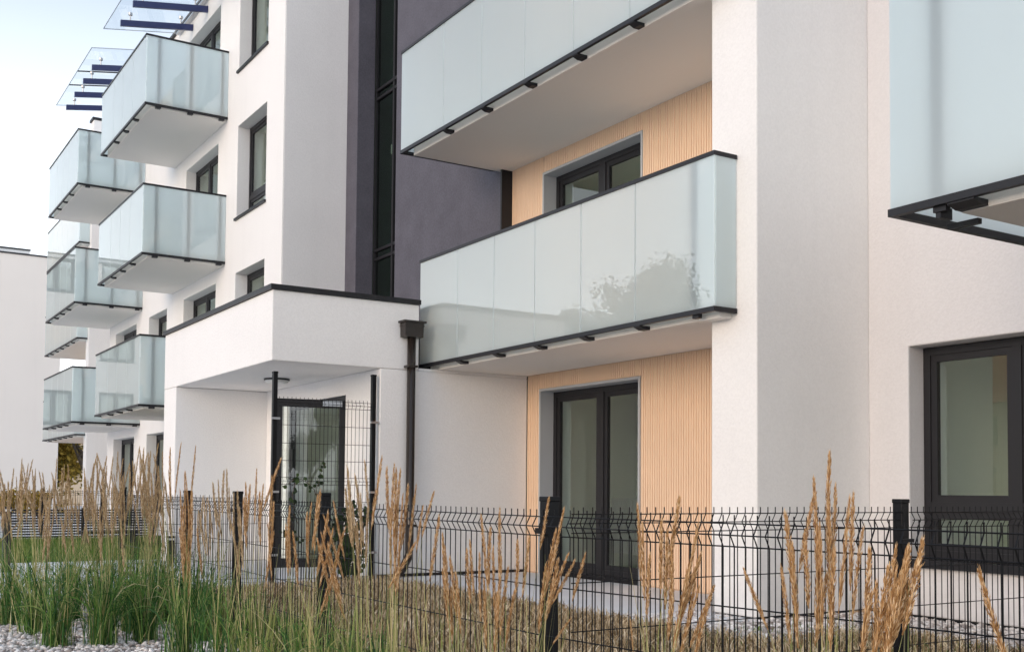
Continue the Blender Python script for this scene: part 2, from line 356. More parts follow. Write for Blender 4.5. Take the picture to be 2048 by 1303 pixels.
# porch
MB().box(-16.63, -11.99, 4.30, 6.19, 2.523, 3.34).build('porch_roof', 'white', B, bevel=0.012)
MB().box(-16.63, -12.36, 6.193, 7.80, 2.523, 3.12).build('porch_roof_deck', 'dark', B)
MB().box(-16.66, -11.96, 4.27, 6.20, 3.342, 3.40).build('parapet_coping', 'dark', B)
MB().box(-16.63, -16.0, 4.302, 6.9, -0.15, 2.52).build('porch_side_wall', 'white', B, bevel=0.012)
wallgrid('y', 5.68, 5.98, -15.997, -12.30, -0.15, 2.52, [(-15.1, -13.04, -0.2, 2.27)]).build('porch_back_wall', 'white', B)
MB().box(-12.298, -11.992, 5.67, 7.795, -0.15, 2.521).build('loggia_side_wall', 'white', B, bevel=0.012)
MB().box(-12.298, -11.993, 6.195, 7.79, 2.522, 2.5545).build('wall_head', 'white', B)
MB().box(-12.0, -11.975, 5.66, 7.79, -0.1, 0.035).build('base_trim', 'dark', B)
# core behind the facade
MB().box(-31.0, 1.0, 11.2, 16.0, -0.2, 11.4).build('rear_volume', 'white', B)

# ------------------------------------------------------------ windows
ident = lambda u, d, z: (u, d, z)
def window(parent, u0, u1, z0, z1, yf, mulls=(), trans=(), fr=0.07, sash=0.055, sill=0.0, name='window', pm='pane', mp=ident, sillz=0.05, fm='frame'):
    b = MB(); d0, d1 = yf, yf+0.07
    b.box(u0, u0+fr, d0, d1, z0, z1); b.box(u1-fr, u1, d0, d1, z0, z1)
    us = [u0+fr]
    for (x, wd) in mulls:
        b.box(x-wd/2, x+wd/2, d0, d1, z0, z1); us += [x-wd/2, x+wd/2]
    us.append(u1-fr)
    cells = []
    for i in range(0, len(us), 2):
        a, c = us[i], us[i+1]
        b.box(a, c, d0+0.002, d1, z0, z0+fr); b.box(a, c, d0+0.002, d1, z1-fr, z1)
        zs = [z0+fr]
        for (z, h) in trans:
            b.box(a, c, d0+0.003, d1, z-h/2, z+h/2); zs += [z-h/2, z+h/2]
        zs.append(z1-fr)
        for j in range(0, len(zs), 2): cells.append((a, c, zs[j], zs[j+1]))
    panes = []
    for (a, c, e, f) in cells:
        if sash:
            y0, y1 = d0+0.014, d0+0.06
            b.box(a, a+sash, y0, y1, e, f); b.box(c-sash, c, y0, y1, e, f)
            b.box(a+sash, c-sash, y0+0.001, y1, e, e+sash); b.box(a+sash, c-sash, y0+0.001, y1, f-sash, f)
        panes.append((a+sash*0.9, c-sash*0.9, e+sash*0.9, f-sash*0.9))
    b.v = [mp(*v) for v in b.v]
    o = b.build(name, fm, parent)
    for (a, c, e, f) in panes:
        g = MB().box(a, c, d0+0.032, d0+0.040, e, f); g.v = [mp(*v) for v in g.v]; g.build('pane', pm, o)
    if fm == 'frame' and mp is ident:
        q = MB().box(u0-0.01, u0+0.055, d1+0.002, d1+0.17, z0, z1).box(u1-0.055, u1+0.01, d1+0.002, d1+0.17, z0, z1).box(u0+0.055, u1-0.055, d1+0.0025, d1+0.17, z1-0.055, z1+0.01)
        q.build('inner_reveal', 'lampw', o)
    if sill:
        s = MB().box(u0-0.05, u1+0.05, yf-sill, yf+0.02, z0-sillz, z0-0.004); s.v = [mp(*v) for v in s.v]; s.build('sill', 'dark', o)
    return o
def room(parent, x0, x1, y0, y1, z0, z1, m='room'):
    b = MB()
    v = [(x, y, z) for z in (z0, z1) for y in (y0, y1) for x in (x0, x1)]
    b.add(v, [(0, 1, 3, 2), (4, 6, 7, 5), (2, 3, 7, 6), (0, 2, 6, 4), (1, 5, 7, 3)])
    return b.build('room', m, parent, fixn=False)
for dx in (0.0, -6.60):
    for k in range(4):
        if (-20.58+dx, -18.93+dx, SILL[k], HEAD[k]) in holes:
            window(B, -20.57+dx, -18.94+dx, SILL[k]+0.01, HEAD[k]-0.008, 6.86, trans=([(SILL[k]+0.42, 0.09)] if k in (2,) else []), sill=0.28)
            room(B, -20.75+dx, -18.56+dx, 7.025, 8.6, SILL[k]-0.2, HEAD[k]+0.12)
        window(B, -24.14+dx, -21.83+dx, FLOOR[k]+0.01, HEAD[k]-0.008, 6.84, mulls=[(-23.15+dx, 0.10)])
        room(B, -24.6+dx, -21.3+dx, 7.025, 9.6, FLOOR[k]-0.05, HEAD[k]+0.2)
for h, y in ((LOW, 7.99), (UPP, 8.115), (UP2, 8.115)):
    zb_ = max(h[2], 0.03)
    window(B, h[0]+0.006, h[1]-0.006, zb_+0.01, h[3]-0.006, y, mulls=[(h[0]+1.03, 0.10)], fr=0.065, sash=0.062, name='balcony_door')
    MB().box(h[0]+0.006, h[1]-0.006, y-0.05, y+0.05, zb_-0.06, zb_+0.008).build('threshold', 'dark', B)
    room(B, h[0]-1.9, h[1]+1.6, y+0.16, 10.9, h[2]-0.03, h[3]+0.25)
window(B, RW[0]+0.006, RW[1]-0.006, RW[2]+0.01, RW[3]-0.006, 8.205, mulls=[(-5.30, 0.075), (-4.35, 0.1)], trans=[(0.945, 0.085)], fr=0.068, sash=0.06, sill=0.25, sillz=0.075)
room(B, -6.6, -2.8, 8.41, 11.1, 0.02, 2.6)
st = window(B, -17.59, -16.045, 2.95, 11.98, 8.15, mulls=[(-16.85, 0.06)], trans=[(5.11, 0.05), (5.27, 0.05), (7.99, 0.05), (8.15, 0.05), (10.9, 0.05), (11.06, 0.05)], fr=0.05, sash=0, name='stair_window', pm='stairpane', fm='dark')
room(B, -18.0, -14.0, 8.25, 10.9, 0.0, 12.1, 'roomd')
MB().box(-17.3, -16.2, 9.3, 9.36, 2.0, 12.0).build('stair_rail_panel', 'room', B)
# stair nosing plates seen as a pale sticker on the glass
MB().box(-17.03, -16.93, 8.20, 8.204, 6.88, 7.05).build('pane_sticker', 'slab', B)

# ------------------------------------------------------------ balconies
def balcony(parent, X0, X1, Y0, Yw, zs, seams, left=True, right=True, slab=None, posts=(), yback=None, top=1.41, wallside=None, fposts=()):
    """part mesh = slab; children: glass panels, handrail, bottom rail, brackets, posts"""
    s = slab or (X0+0.10, X1-0.07)
    o = MB().box(s[0], s[1], Y0+0.13, yback or Yw-0.004, zs, zs+0.2).build('balcony', 'soffit', parent)
    e = MB().box(s[0]+0.004, s[1]-0.004, Y0+0.126, Y0+0.1295, zs+0.006, zs+0.194).build('slab_edge', 'slab', o)
    zb, zt = zs+0.035, zs+top
    yr = wallside if wallside is not None else Yw
    hr = MB().box(X0-0.004, X1+0.004, Y0-0.006, Y0+0.045, zt-0.035, zt)
    br = MB().box(X0-0.003, X1+0.003, Y0-0.004, Y0+0.035, zb, zb+0.042)
    if right:
        hr.box(X1-0.045, X1+0.004, Y0+0.045, yr-0.005, zt-0.035, zt); br.box(X1-0.035, X1+0.003, Y0+0.035, yr-0.005, zb, zb+0.042)
    if left:
        hr.box(X0-0.004, X0+0.045, Y0+0.045, Yw-0.005, zt-0.035, zt); br.box(X0-0.003, X0+0.035, Y0+0.035, Yw-0.005, zb, zb+0.042)
    hr.build('handrail', 'dark', o); br.build('bottom_rail', 'dark', o)
    g0, g1 = zb+0.043, zt-0.036
    for a, c in zip(seams[:-1], seams[1:]):
        MB().box(a+0.008, c-0.008, Y0+0.006, Y0+0.018, g0, g1).build('glass_panel', 'frost', o)
    if right: MB().box(X1-0.018, X1-0.006, Y0+0.022, yr-0.012, g0, g1).build('glass_panel', 'frost', o)
    if left: MB().box(X0+0.006, X0+0.018, Y0+0.022, Yw-0.012, g0, g1).build('glass_panel', 'frost', o)
    for x in seams[1:-1]:
        MB().box(x-0.010, x+0.010, Y0+0.0185, Y0+0.026, g0, g1).build('joint', 'dark', o)
        MB().prism([(Y0+0.0, zb-0.001), (Y0+0.0, zb-0.010), (Y0+0.06, zb-0.034), (Y0+0.125, zb-0.034), (Y0+0.125, zb-0.001)], 0, x-0.01, x+0.08).build('bracket', 'dark', o)
    for y in posts:
        MB().box(X1-0.065, X1-0.022, y-0.03, y+0.03, zb-0.03, zt-0.036).build('post', 'dark', o)
        MB().box(X1-0.10, X1-0.0, y-0.05, y+0.05, zb-0.035, zb-0.002).build('bracket', 'dark', o)
    for x in fposts:
        MB().box(x-0.04, x+0.04, Y0+0.024, Y0+0.065, zb-0.03, zt-0.036).build('post', 'dark', o)
    return o
def stack(X0, X1, seams, yb=5.005):
    b = balcony(B, X0, X1, yb, 6.62, 2.556, seams, posts=(5.26, 5.88, 6.50))
    for k in (1, 2): copy_tree(b, B, (0, 0, 2.9*k))
stack(-25.16, -21.21, [-25.16, -23.95, -23.1, -22.26, -21.21])
stack(-31.83, -27.83, [-31.83, -30.62, -29.77, -28.92, -27.83])
# loggia balconies at right
balcony(B, -12.28, -6.858, 6.34, 7.79, 2.556, [-12.28, -11.308, -10.472, -9.635, -8.80, -7.937, -6.858], left=False, slab=(-12.2, -7.19), wallside=6.605, fposts=(-7.12,))
MB().box(-7.187, -6.93, 6.47, 6.607, 2.556, 2.756).build('slab_nib', 'soffit', B)
ub = balcony(B, -12.885, -6.858, 6.34, 7.79, 5.456, [-12.885, -11.72, -10.793, -9.868, -8.95, -8.031, -6.858], slab=(-12.74, -7.19), yback=7.93, wallside=6.605)
copy_tree(ub, B, (0, 0, 2.9))
rb = balcony(B, -3.968, -1.0, 4.966, 8.01, 2.556, [-3.968, -2.5, -1.0], slab=(-3.60, -1.1), yback=8.005, fposts=(-3.66,))
MB().prism([(4.972, 2.592), (4.972, 2.58), (5.04, 2.56), (5.10, 2.56), (5.10, 2.592)], 0, -3.60, -3.44).build('bracket', 'dark', rb)
MB().box(-3.69, -3.66, 5.00, 5.10, 2.53, 2.592).build('bracket', 'dark', rb)
MB().box(-3.80, -3.61, 5.25, 5.285, 2.525, 2.555).build('drain_spout', 'dark', rb)
copy_tree(rb, B, (0, 0, 2.9))

# ------------------------------------------------------------ glass canopies over the top balconies
def canopy(bx, gx, seams):
    zf = lambda y: 10.93+(y-5.1)*0.17
    b = MB()
    o = None
    g = MB(); 
    root = MB().box(gx[0], gx[1], 6.52, 6.60, zf(6.55)+0.20, zf(6.55)+0.235).build('glass_canopy', 'steel', B)
    edges = [gx[0]] + seams + [gx[1]]
    for a, c in zip(edges[:-1], edges[1:]):
        m = MB(); y0, y1 = 4.95, 6.58
        v = [(x, y, zf(y)+dz) for dz in (0.235, 0.25) for y in (y0, y1) for x in (a+0.012, c-0.012)]
        m.add(v, [(0, 2, 3, 1), (4, 5, 7, 6), (0, 1, 5, 4), (2, 6, 7, 3), (0, 4, 6, 2), (1, 3, 7, 5)]); m.build('glass_pane', 'canopy', root)
    for s in seams:
        m = MB(); v = [(x, y, zf(y)+dz) for dz in (0.228, 0.256) for y in (4.95, 6.58) for x in (s-0.011, s+0.011)]
        m.add(v, [(0, 2, 3, 1), (4, 5, 7, 6), (0, 1, 5, 4), (2, 6, 7, 3), (0, 4, 6, 2), (1, 3, 7, 5)]); m.build('glass_joint', 'dark', root)
    for s in (gx[0]+0.004, gx[1]-0.004):
        m = MB(); v = [(x, y, zf(y)+dz) for dz in (0.234, 0.251) for y in (4.945, 6.58) for x in (s-0.007, s+0.007)]
        m.add(v, [(0, 2, 3, 1), (4, 5, 7, 6), (0, 1, 5, 4), (2, 6, 7, 3), (0, 4, 6, 2), (1, 3, 7, 5)]); m.build('glass_edge', 'steel', root)
    MB().box(gx[0], gx[1], 4.935, 4.949, zf(4.94)+0.235, zf(4.94)+0.25).build('glass_edge', 'steel', root)
    for x in bx:
        m = MB(); v = [(xx, y, zf(y)+dz) for dz in (-0.065, 0.065) for y in (5.08, 6.615) for xx in (x-0.03, x+0.03)]
        m.add(v, [(0, 2, 3, 1), (4, 5, 7, 6), (0, 1, 5, 4), (2, 6, 7, 3), (0, 4, 6, 2), (1, 3, 7, 5)]); m.build('beam', 'navy', root)
        for y in (5.28, 6.35):
            f = MB().tube([(x, y, zf(y)+0.066), (x, y, zf(y)+0.18)], 0.014, 8); f.tube([(x, y, zf(y)+0.18), (x, y, zf(y)+0.232)], 0.045, 10); f.build('glass_fitting', 'steel', root, smooth=False)
canopy([-29.98, -28.87, -27.79, -26.76], (-30.62, -26.1), [-28.87, -27.79])
canopy([-23.83, -22.73, -21.63, -20.5], (-24.87, -19.9), [-22.73, -21.63])

# ------------------------------------------------------------ far loggia block beyond the second balcony stack
MB().box(-34.78, -34.36, 6.62, 9.0, -0.2, 12.15).build('far_pillar', 'white', B, bevel=0.012)
MB().box(-34.80, -34.34, 6.58, 9.0, 12.153, 12.23).build('far_coping', 'dark', B)
MB().box(-34.357, -31.49, 8.3, 8.6, -0.2, 11.5).build('far_recess_wall', 'white', B)
MB().box(-40.3, -34.783, 7.9, 8.3, -0.2, 12.1).build('far_loggia_wall', 'timber', B)
fb = balcony(B, -40.1, -34.5, 6.30, 7.9, 2.556, [-40.1, -39.1, -38.2, -37.3, -36.4, -35.5, -34.5], left=True, slab=(-39.98, -34.79), wallside=6.615, yback=7.895)
for k in (1, 2): copy_tree(fb, B, (0, 0, 2.9*k))

# ------------------------------------------------------------ porch fittings
dp = MB().tube([(-11.915, 6.05, 2.93), (-11.915, 6.05, 0.33), (-11.91, 6.04, 0.24), (-11.89, 5.95, 0.10), (-11.88, 5.87, 0.03)], [0.052, 0.052, 0.052, 0.052, 0.056], 14).build('downpipe', 'gutter', B, smooth=True)
hb = MB(); a0, a1 = (-11.985, -11.82, 5.885, 6.225), (-11.985, -11.80, 5.87, 6.24)
hb.v = [(x, y, 2.915) for y in (5.93, 6.175) for x in (-11.985, -11.845)] + [(x, y, 3.09) for y in (5.925, 6.18) for x in (-11.985, -11.84)]
hb.f = [(0, 2, 3, 1), (4, 5, 7, 6), (0, 1, 5, 4), (2, 6, 7, 3), (0, 4, 6, 2), (1, 3, 7, 5)]
hb.box(-11.99, -11.82, 5.90, 6.205, 3.092, 3.115); hb.box(-11.985, -11.835, 5.92, 6.185, 3.05, 3.062)
hb.build('hopper_head', 'gutter', dp)
for z in (2.56, 0.62):
    MB().box(-11.99, -11.86, 5.985, 6.115, z-0.014, z+0.014).build('pipe_clip', 'gutter', dp)
cl_ = MB().tube([(-14.0, 5.10, 2.52), (-14.0, 5.10, 2.50)], 0.17, 24).build('ceiling_light', 'dark', B)
MB().tube([(-14.0, 5.10, 2.499), (-14.0, 5.10, 2.465), (-14.0, 5.10, 2.45)], [0.155, 0.15, 0.10], 24).build('lamp_shade', 'lampw', cl_, smooth=False)
MB().box(-14.90, -14.84, 5.655, 5.679, 1.28, 1.62).build('intercom_panel', 'dark', B)
df = MB().box(-15.095, -15.03, 5.70, 5.78, -0.02, 2.265); df.box(-13.105, -13.045, 5.70, 5.78, -0.02, 2.265); df.box(-15.03, -13.105, 5.701, 5.78, 2.19, 2.265)
df.build('entrance_frame', 'frame', B)
# door leaf swung open
hx, hy, ang = -13.07, 5.69, R(12)
dirv = Vector((-math.sin(ang), -math.cos(ang), 0)); nrm = Vector((math.cos(ang), -math.sin(ang), 0))
def leaf(u, d, z): p = Vector((hx, hy, 0)) + dirv*u + nrm*d; return (p.x, p.y, z)
lf = MB().box(0, 0.075, -0.035, 0.0, 0.06, 2.2).box(0.80, 0.90, -0.035, 0.0, 0.06, 2.2).box(0.075, 0.80, -0.0345, -0.0005, 0.06, 0.17).box(0.075, 0.80, -0.0345, -0.0005, 2.10, 2.2)
lf.v = [leaf(*v) for v in lf.v]; lfo = lf.build('entrance_door', 'frame', B)
pn = MB().box(0.07, 0.805, -0.022, -0.012, 0.165, 2.105); pn.v = [leaf(*v) for v in pn.v]; pn.build('pane', 'pane', lfo)
hd = MB().tube([leaf(0.85, 0, 1.22), leaf(0.85, 0.14, 1.22), leaf(0.845, 0.17, 1.19), leaf(0.845, 0.17, 0.93), leaf(0.85, 0.14, 0.90), leaf(0.85, 0, 0.90)], 0.014, 8)
hd.build('pull_handle', 'black', lfo, smooth=True)
dc = MB().box(0.05, 0.30, 0.002, 0.05, 2.115, 2.185); dc.v = [leaf(*v) for v in dc.v]; dc.build('door_closer', 'steel', lfo)
room(B, -15.9, -12.35, 5.985, 9.0, -0.02, 2.5)
# radiator inside the ground floor room
rd = thing('radiator', 'white ribbed radiator standing behind the ground floor loggia door', 'radiator', (-12.9, 10.2, 0.1))
rp = MB().box(-13.3, -12.3, 10.2, 10.24, 0.12, 0.95).build('panel', 'lampw', rd)
fb_ = MB()
for i in range(20): fb_.box(-13.28+i*0.05, -13.25+i*0.05, 10.18, 10.2, 0.15, 0.92)
fb_.build('ribs', 'lampw', rd)

# ------------------------------------------------------------ neighbouring wing, facing along the garden
W = thing('apartment_wing', 'blank white end block with dark roof edge at the left, set across the garden', 'building', (-50, 0, 0))
wh = []
for k in range(4):
    for (a, c) in ((1.0, 2.5), (-1.6, -0.1), (-5.4, -3.6)): wh.append((a, c, 0.1+2.87*k+(0.0 if a < -4 else 0.75), 2.33+2.87*k))
wallgrid('x', -50.4, -50.0, -11.0, 8.49, -0.2, 10.86, wh).build('wall', 'wing', W)
MB().box(-50.43, -49.95, -11.05, 8.53, 10.863, 10.92).build('roof_coping', 'dark', W)
MB().box(-58, -50.45, -11.0, 8.4, -0.2, 10.6).build('rear_volume', 'white', W)
MB().box(-54.5, -50.9, -6.0, 7.3, 10.603, 11.24).build('roof_parapet', 'side', W); MB().box(-54.55, -50.85, -6.05, 7.33, 11.243, 11.30).build('roof_coping', 'dark', W)
mpx = lambda u, d, z: (-d, u, z)
for h in wh:
    window(W, h[0]+0.01, h[1]-0.01, h[2]+0.01, h[3]-0.01, 50.2, mulls=[((h[0]+h[1])/2, 0.1)], mp=mpx, sill=0.22)
# house with a tiled roof across the street (seen mirrored in the glass)
H = thing('house', 'small rendered house with orange tiled roof across the street', 'house', (-31, -31, 0))
MB().box(-36, -26, -36, -29, -0.2, 5.2).build('wall', 'cream', H)
MB().prism([(-36.6, 5.2), (-28.4, 5.2), (-32.5, 8.6)], 0, -36.5, -25.5).build('roof', 'tile', H)
for x in (-34.5, -31.5, -28.5):
    for z in (1.0, 3.3): MB().box(x, x+1.1, -28.99, -28.93, z, z+1.3).build('window', 'frame', H)
H2 = thing('house', 'cream house just visible through the gap past the far balconies', 'house', (-78, 14, 0))
MB().box(-84, -76, 11.5, 19, -0.2, 4.6).build('wall', 'cream', H2); MB().box(-84.4, -75.6, 11.1, 19.4, 4.603, 4.85).build('roof', 'tile', H2)

# ------------------------------------------------------------ trees and shrubs
def leaves(centers, sig, n, size, squash=1.0):
    C = np.array(centers); k = rng.integers(0, len(C), n)
    P = C[k] + rng.normal(0, 1, (n, 3))*np.array([sig, sig, sig*squash])
    A = rng.normal(0, 1, (n, 3)); A /= np.linalg.norm(A, axis=1)[:, None]
    Bv = np.cross(A, rng.normal(0, 1, (n, 3))); Bv /= np.linalg.norm(Bv, axis=1)[:, None]
    s = size*rng.uniform(0.6, 1.3, (n, 1))
    V = np.stack([P-A*s, P+Bv*s*0.5, P+A*s, P-Bv*s*0.5], 1).reshape(-1, 3)
    F = np.arange(4*n).reshape(n, 4)
    return V, F
def tree(name, label, cat, x, y, h, rad, trunk, mat, n, size, z0=-0.15, levels=3, lean=0.0, top=0.55, group=None, sig=0.3):
    t = thing(name, label, cat, (x, y, z0), group); rr = random.Random(int(abs(x*31+y*17)))
    b = MB(); tips = []
    def br(p, d, L, r, lv):
        pts = [p]; q = p; dd = d.normalized()
        for i in range(3):
            dd = (dd + Vector((rr.uniform(-.2, .2), rr.uniform(-.2, .2), rr.uniform(-.05, .15)))).normalized(); q = q + dd*(L/3); pts.append(q)
        b.tube(pts, [r, r*0.85, r*0.7, r*0.5], 6)
        if lv == 0: tips.append(pts[-1]); tips.append((pts[-1]+pts[-2])/2); return
        for i in range(rr.choice((3, 4))):
            an = rr.uniform(0, 6.28); sp = rr.uniform(0.35, 0.9)*rad/h*2.2
            nd = Vector((math.cos(an)*sp, math.sin(an)*sp, rr.uniform(0.4, 1.0)))
            br(pts[rr.choice((2, 3))], nd, L*rr.uniform(0.55, 0.8), r*0.5, lv-1)
    br(Vector((x, y, z0)), Vector((lean, 0, 1)), h*(1-top), h*0.022*trunk, levels)
    mx = max(p.z for p in tips)-z0
    s = (h*0.93)/mx
    b.v = [(x+(v[0]-x)*s, y+(v[1]-y)*s, z0+(v[2]-z0)*s) for v in b.v]
    tips = [(x+(p.x-x)*s, y+(p.y-y)*s, z0+(p.z-z0)*s) for p in tips]
    b.build('trunk', 'bark', t)
    V, F = leaves(tips, sig, n, size)
    tag(fast('crown', V, F, mat, t), kind='stuff')
    return t
tree('tree', 'broad airy tree across the street', 'tree', -31.1, -12.4, 10.0, 1.5, 1.0, 'leaf', 14000, 0.10, top=0.62, sig=0.28)
tree('tree', 'slim upright tree across the street', 'tree', -32.4, -10.5, 8.5, 0.4, 0.7, 'leaf', 5000, 0.09, top=0.7, sig=0.2)
for i, (x, y, h) in enumerate(((-29.5, -15.4, 7.8), (-28.6, -17.0, 7.4), (-27.2, -19.0, 8.2))):
    tree('tree', ('bushy tree in the row across the street, nearest the broad one', 'bushy tree in the middle of the row across the street', 'tallest bushy tree of the row across the street')[i], 'tree', x, y, h, 1.1, 1.0, 'leaf', 4600, 0.12, top=0.65, group='trees across the street', sig=0.45)
tree('tree', 'small dark conifer at the right end of the garden', 'tree', 14.0, 3.9, 3.6, 0.9, 1.0, 'pine', 5200, 0.07, top=0.75, sig=0.18)
tree('tree', 'dark bushy tree at the right end of the garden, behind the conifer', 'tree', 17.0, 6.2, 4.4, 1.2, 1.0, 'pine', 5200, 0.09, top=0.75, sig=0.25)
for i, (x, y, h, n) in enumerate(((-55.5, 11.2, 6.0, 4200), (-57.0, 9.6, 3.6, 3600), (-60.0, 13.0, 8.0, 4200))):
    tree('tree', ('golden leaved tree in the gap between the block and the white wing', 'low golden tree at the foot of the gap beside the white wing', 'taller golden tree behind the gap beside the white wing')[i], 'tree', x, y, h, 2.0, 0.9, 'gold', n, 0.13, top=0.8, group='golden trees in the gap', sig=0.5)
for i, (x, y, r) in enumerate(((-38, 3.9, 0.75), (-38.5, 5.0, 0.7), (-39, 6.1, 0.75), (-38.4, 2.6, 0.8))):
    sh = thing('shrub', ('golden shrub', 'golden shrub', 'golden shrub', 'golden shrub')[i] + (' behind the slatted screen, second from left', ' behind the slatted screen, third from left', ' behind the slatted screen, nearest the far pillar', ' behind the slatted screen, leftmost')[i], 'shrub', (x, y, -0.05), 'golden shrubs')
    b = MB()
    for k in range(7):
        a = k*0.9; b.tube([(x, y, -0.05), (x+math.cos(a)*r*0.35, y+math.sin(a)*r*0.35, 0.4), (x+math.cos(a)*r*0.6, y+math.sin(a)*r*0.6, 0.72)], [0.02, 0.014, 0.008], 5)
    b.build('stems', 'bark', sh)
    cen = [(x+rng.normal(0, r*0.45), y+rng.normal(0, r*0.45), 0.25+rng.uniform(0, 0.55)) for k in range(26)]
    V, F = leaves(cen, 0.09, 1500, 0.05); tag(fast('foliage', V, F, 'gold', sh), kind='stuff')

# ------------------------------------------------------------ welded mesh fences
ZT = 0.95
def wire(b, p, q, r=0.0025, n=5): b.tube([p, q], r, n)
def panel(b, A, Bp, ztop, rows, bends, zbot, pitch=0.05, pick=0.03, r=0.0027):
    """A,Bp: 2D ends. rows: z of horizontal wires; bends: list of (z_top,z_mid,z_bot)"""
    A, Bp = Vector((*A, 0)), Vector((*Bp, 0)); L = (Bp-A).length; d = (Bp-A)/L; nrm = Vector((d.y, -d.x, 0))
    if nrm.y > 0 or (abs(nrm.y) < 0.3 and nrm.x < 0): nrm = -nrm
    dep = 0.022
    mids = {round(bb[1], 3) for bb in bends}
    for z in rows:
        o = nrm*(dep if round(z, 3) in mids else 0) + nrm*0.0045
        wire(b, A+o+Vector((0, 0, z)), Bp+o+Vector((0, 0, z)), r, 5)
    n = int(L/pitch)
    for i in range(n+1):
        p = A + d*(i*pitch+(L-n*pitch)/2)
        pts = [p+Vector((0, 0, ztop+pick))]
        for (zt_, zm, zb_) in bends: pts += [p+Vector((0, 0, zt_)), p+nrm*dep+Vector((0, 0, zm)), p+Vector((0, 0, zb_))]
        pts.append(p+Vector((0, 0, zbot)))
        b.tube(pts, r, 5)
    return b
def fpost(parent, x, y, ztop, zbot=-0.35, sx=0.04, sy=0.06, rot=0.0, clips=()):
    b = MB().box(-sx/2, sx/2, -sy/2, sy/2, zbot, ztop-0.02)
    b.v = [(x+v[0], y+v[1], v[2]) for v in b.v]
    o = b.build('post', 'black', parent, bevel=0.004)
    MB().box(x-sx/2-0.003, x+sx/2+0.003, y-sy/2-0.003, y+sy/2+0.003, ztop-0.022, ztop).build('cap', 'black', o, bevel=0.004)
    return o
ROWS = [0.95, 0.91, 0.87, 0.66, 0.455, 0.25, 0.045, 0.005, -0.035]; BENDS = [(0.95, 0.91, 0.87), (0.045, 0.005, -0.035)]
F1 = thing('mesh_fence', 'black welded mesh fence with low posts running along the street in front of the lawn', 'fence', (-3.82, 2.6, G0))
P1 = [(-12.2, 2.74), (-9.55, 2.69), (-8.1, 2.66), (-6.27, 2.60), (-3.82, 2.60)]
P2 = [(-3.82, 2.60), (-1.35, 2.90), (1.1, 3.2)]
for seq in (P1, P2):
    for a, c in zip(seq[:-1], seq[1:]):
        a2, c2 = Vector((a[0], a[1]-0.032)), Vector((c[0], c[1]-0.032))
        panel(MB(), a2, c2, ZT, ROWS, BENDS, -0.05).build('wire_panel', 'black', F1, fixn=False)
for i, (x, y) in enumerate(P1 + P2[1:]):
    po = fpost(F1, x, y, 1.035 if i else 1.06, sx=0.06, sy=0.06)
    for z in (0.89, 0.03):
        MB().box(x-0.035, x+0.035, y-0.05, y-0.031, z-0.012, z+0.012).build('clip', 'black', po)
F2 = thing('mesh_fence', 'black mesh fence dividing the lawn between corner post and right window wall', 'fence', (-3.78, 5.3, G0))
P3 = [(-3.80, 2.66), (-3.82, 4.865), (-3.82, 7.1), (-3.82, 7.98)]
for a, c in zip(P3[:-1], P3[1:]):
    panel(MB(), (a[0]+0.034, a[1]+0.02), (c[0]+0.034, c[1]-0.02), ZT+0.01, [z+0.01 for z in ROWS], [tuple(z+0.01 for z in q) for q in BENDS], -0.05).build('wire_panel', 'black', F2, fixn=False)
for (x, y) in P3[1:3]:
    po = fpost(F2, x, y, 1.03, sx=0.06, sy=0.06)
    MB().box(x+0.031, x+0.05, y-0.045, y+0.045, 0.80, 0.82).build('clip', 'black', po)
F3 = thing('mesh_fence', 'low black mesh fence between the entrance path and the lawn, beside the porch', 'fence', (-12.03, 3.5, G0))
panel(MB(), (-11.99, 2.80), (-11.99, 4.28), ZT, ROWS, BENDS, -0.05).build('wire_panel', 'black', F3, fixn=False)
S = thing('mesh_screen', 'tall black mesh screen between two slim posts under the porch corner', 'screen', (-12.02, 5.0, -0.05))
for y, zt_ in ((4.36, 2.40), (5.60, 2.44)):
    po = fpost(S, -12.03, y, zt_, sx=0.06, sy=0.05)
    for z in (1.86, 1.02, 0.30): MB().box(-12.0, -11.975, y-0.05, y+0.05, z-0.012, z+0.012).build('clip', 'steel', po)
rows = [2.085, 2.045, 2.005, 1.79, 1.58, 1.38, 1.185, 1.145, 1.105, 0.90, 0.70, 0.50, 0.30, 0.26, 0.22, 0.02]
panel(MB(), (-11.995, 4.39), (-11.995, 5.57), 2.085, rows, [(2.085, 2.045, 2.005), (1.185, 1.145, 1.105), (0.30, 0.26, 0.22)], 0.0, r=0.0032).build('wire_panel', 'black', S, fixn=False)
F4 = thing('mesh_fence', 'distant black mesh fence with two thin posts behind the slatted screen', 'fence', (-26.5, 4.8, -0.05))
panel(MB(), (-26.5, 2.6), (-26.5, 6.5), 0.95, [0.95, 0.91, 0.87, 0.66, 0.45, 0.25, 0.04], [(0.95, 0.91, 0.87)], -0.05, r=0.004).build('wire_panel', 'black', F4, fixn=False)
for y in (4.194, 5.489): fpost(F4, -26.5, y, 1.02, sx=0.06, sy=0.06)
SL = thing('slatted_screen', 'low dark screen of horizontal slats at the end of the front lawn', 'screen', (-24.0, 4.7, -0.05))
for i in range(11): MB().box(-24.03, -24.0, 3.1, 6.1, 0.015+i*0.054, 0.015+i*0.054+0.032).build('slat', 'dark', SL)
for y in (3.14, 4.6, 6.06): MB().box(-24.08, -24.032, y-0.025, y+0.025, -0.1, 0.62).build('post', 'dark', SL)
BN = thing('bench', 'low dark bench standing on the front lawn before the slatted screen', 'bench', (-21.5, 4.55, -0.05))
for i in range(4): MB().box(-21.6+i*0.09, -21.6+i*0.09+0.07, 4.05, 5.1, 0.20, 0.235).build('slat', 'dark', BN)
for y in (4.15, 5.0): MB().box(-21.58, -21.28, y-0.03, y+0.03, -0.05, 0.199).build('leg', 'dark', BN)
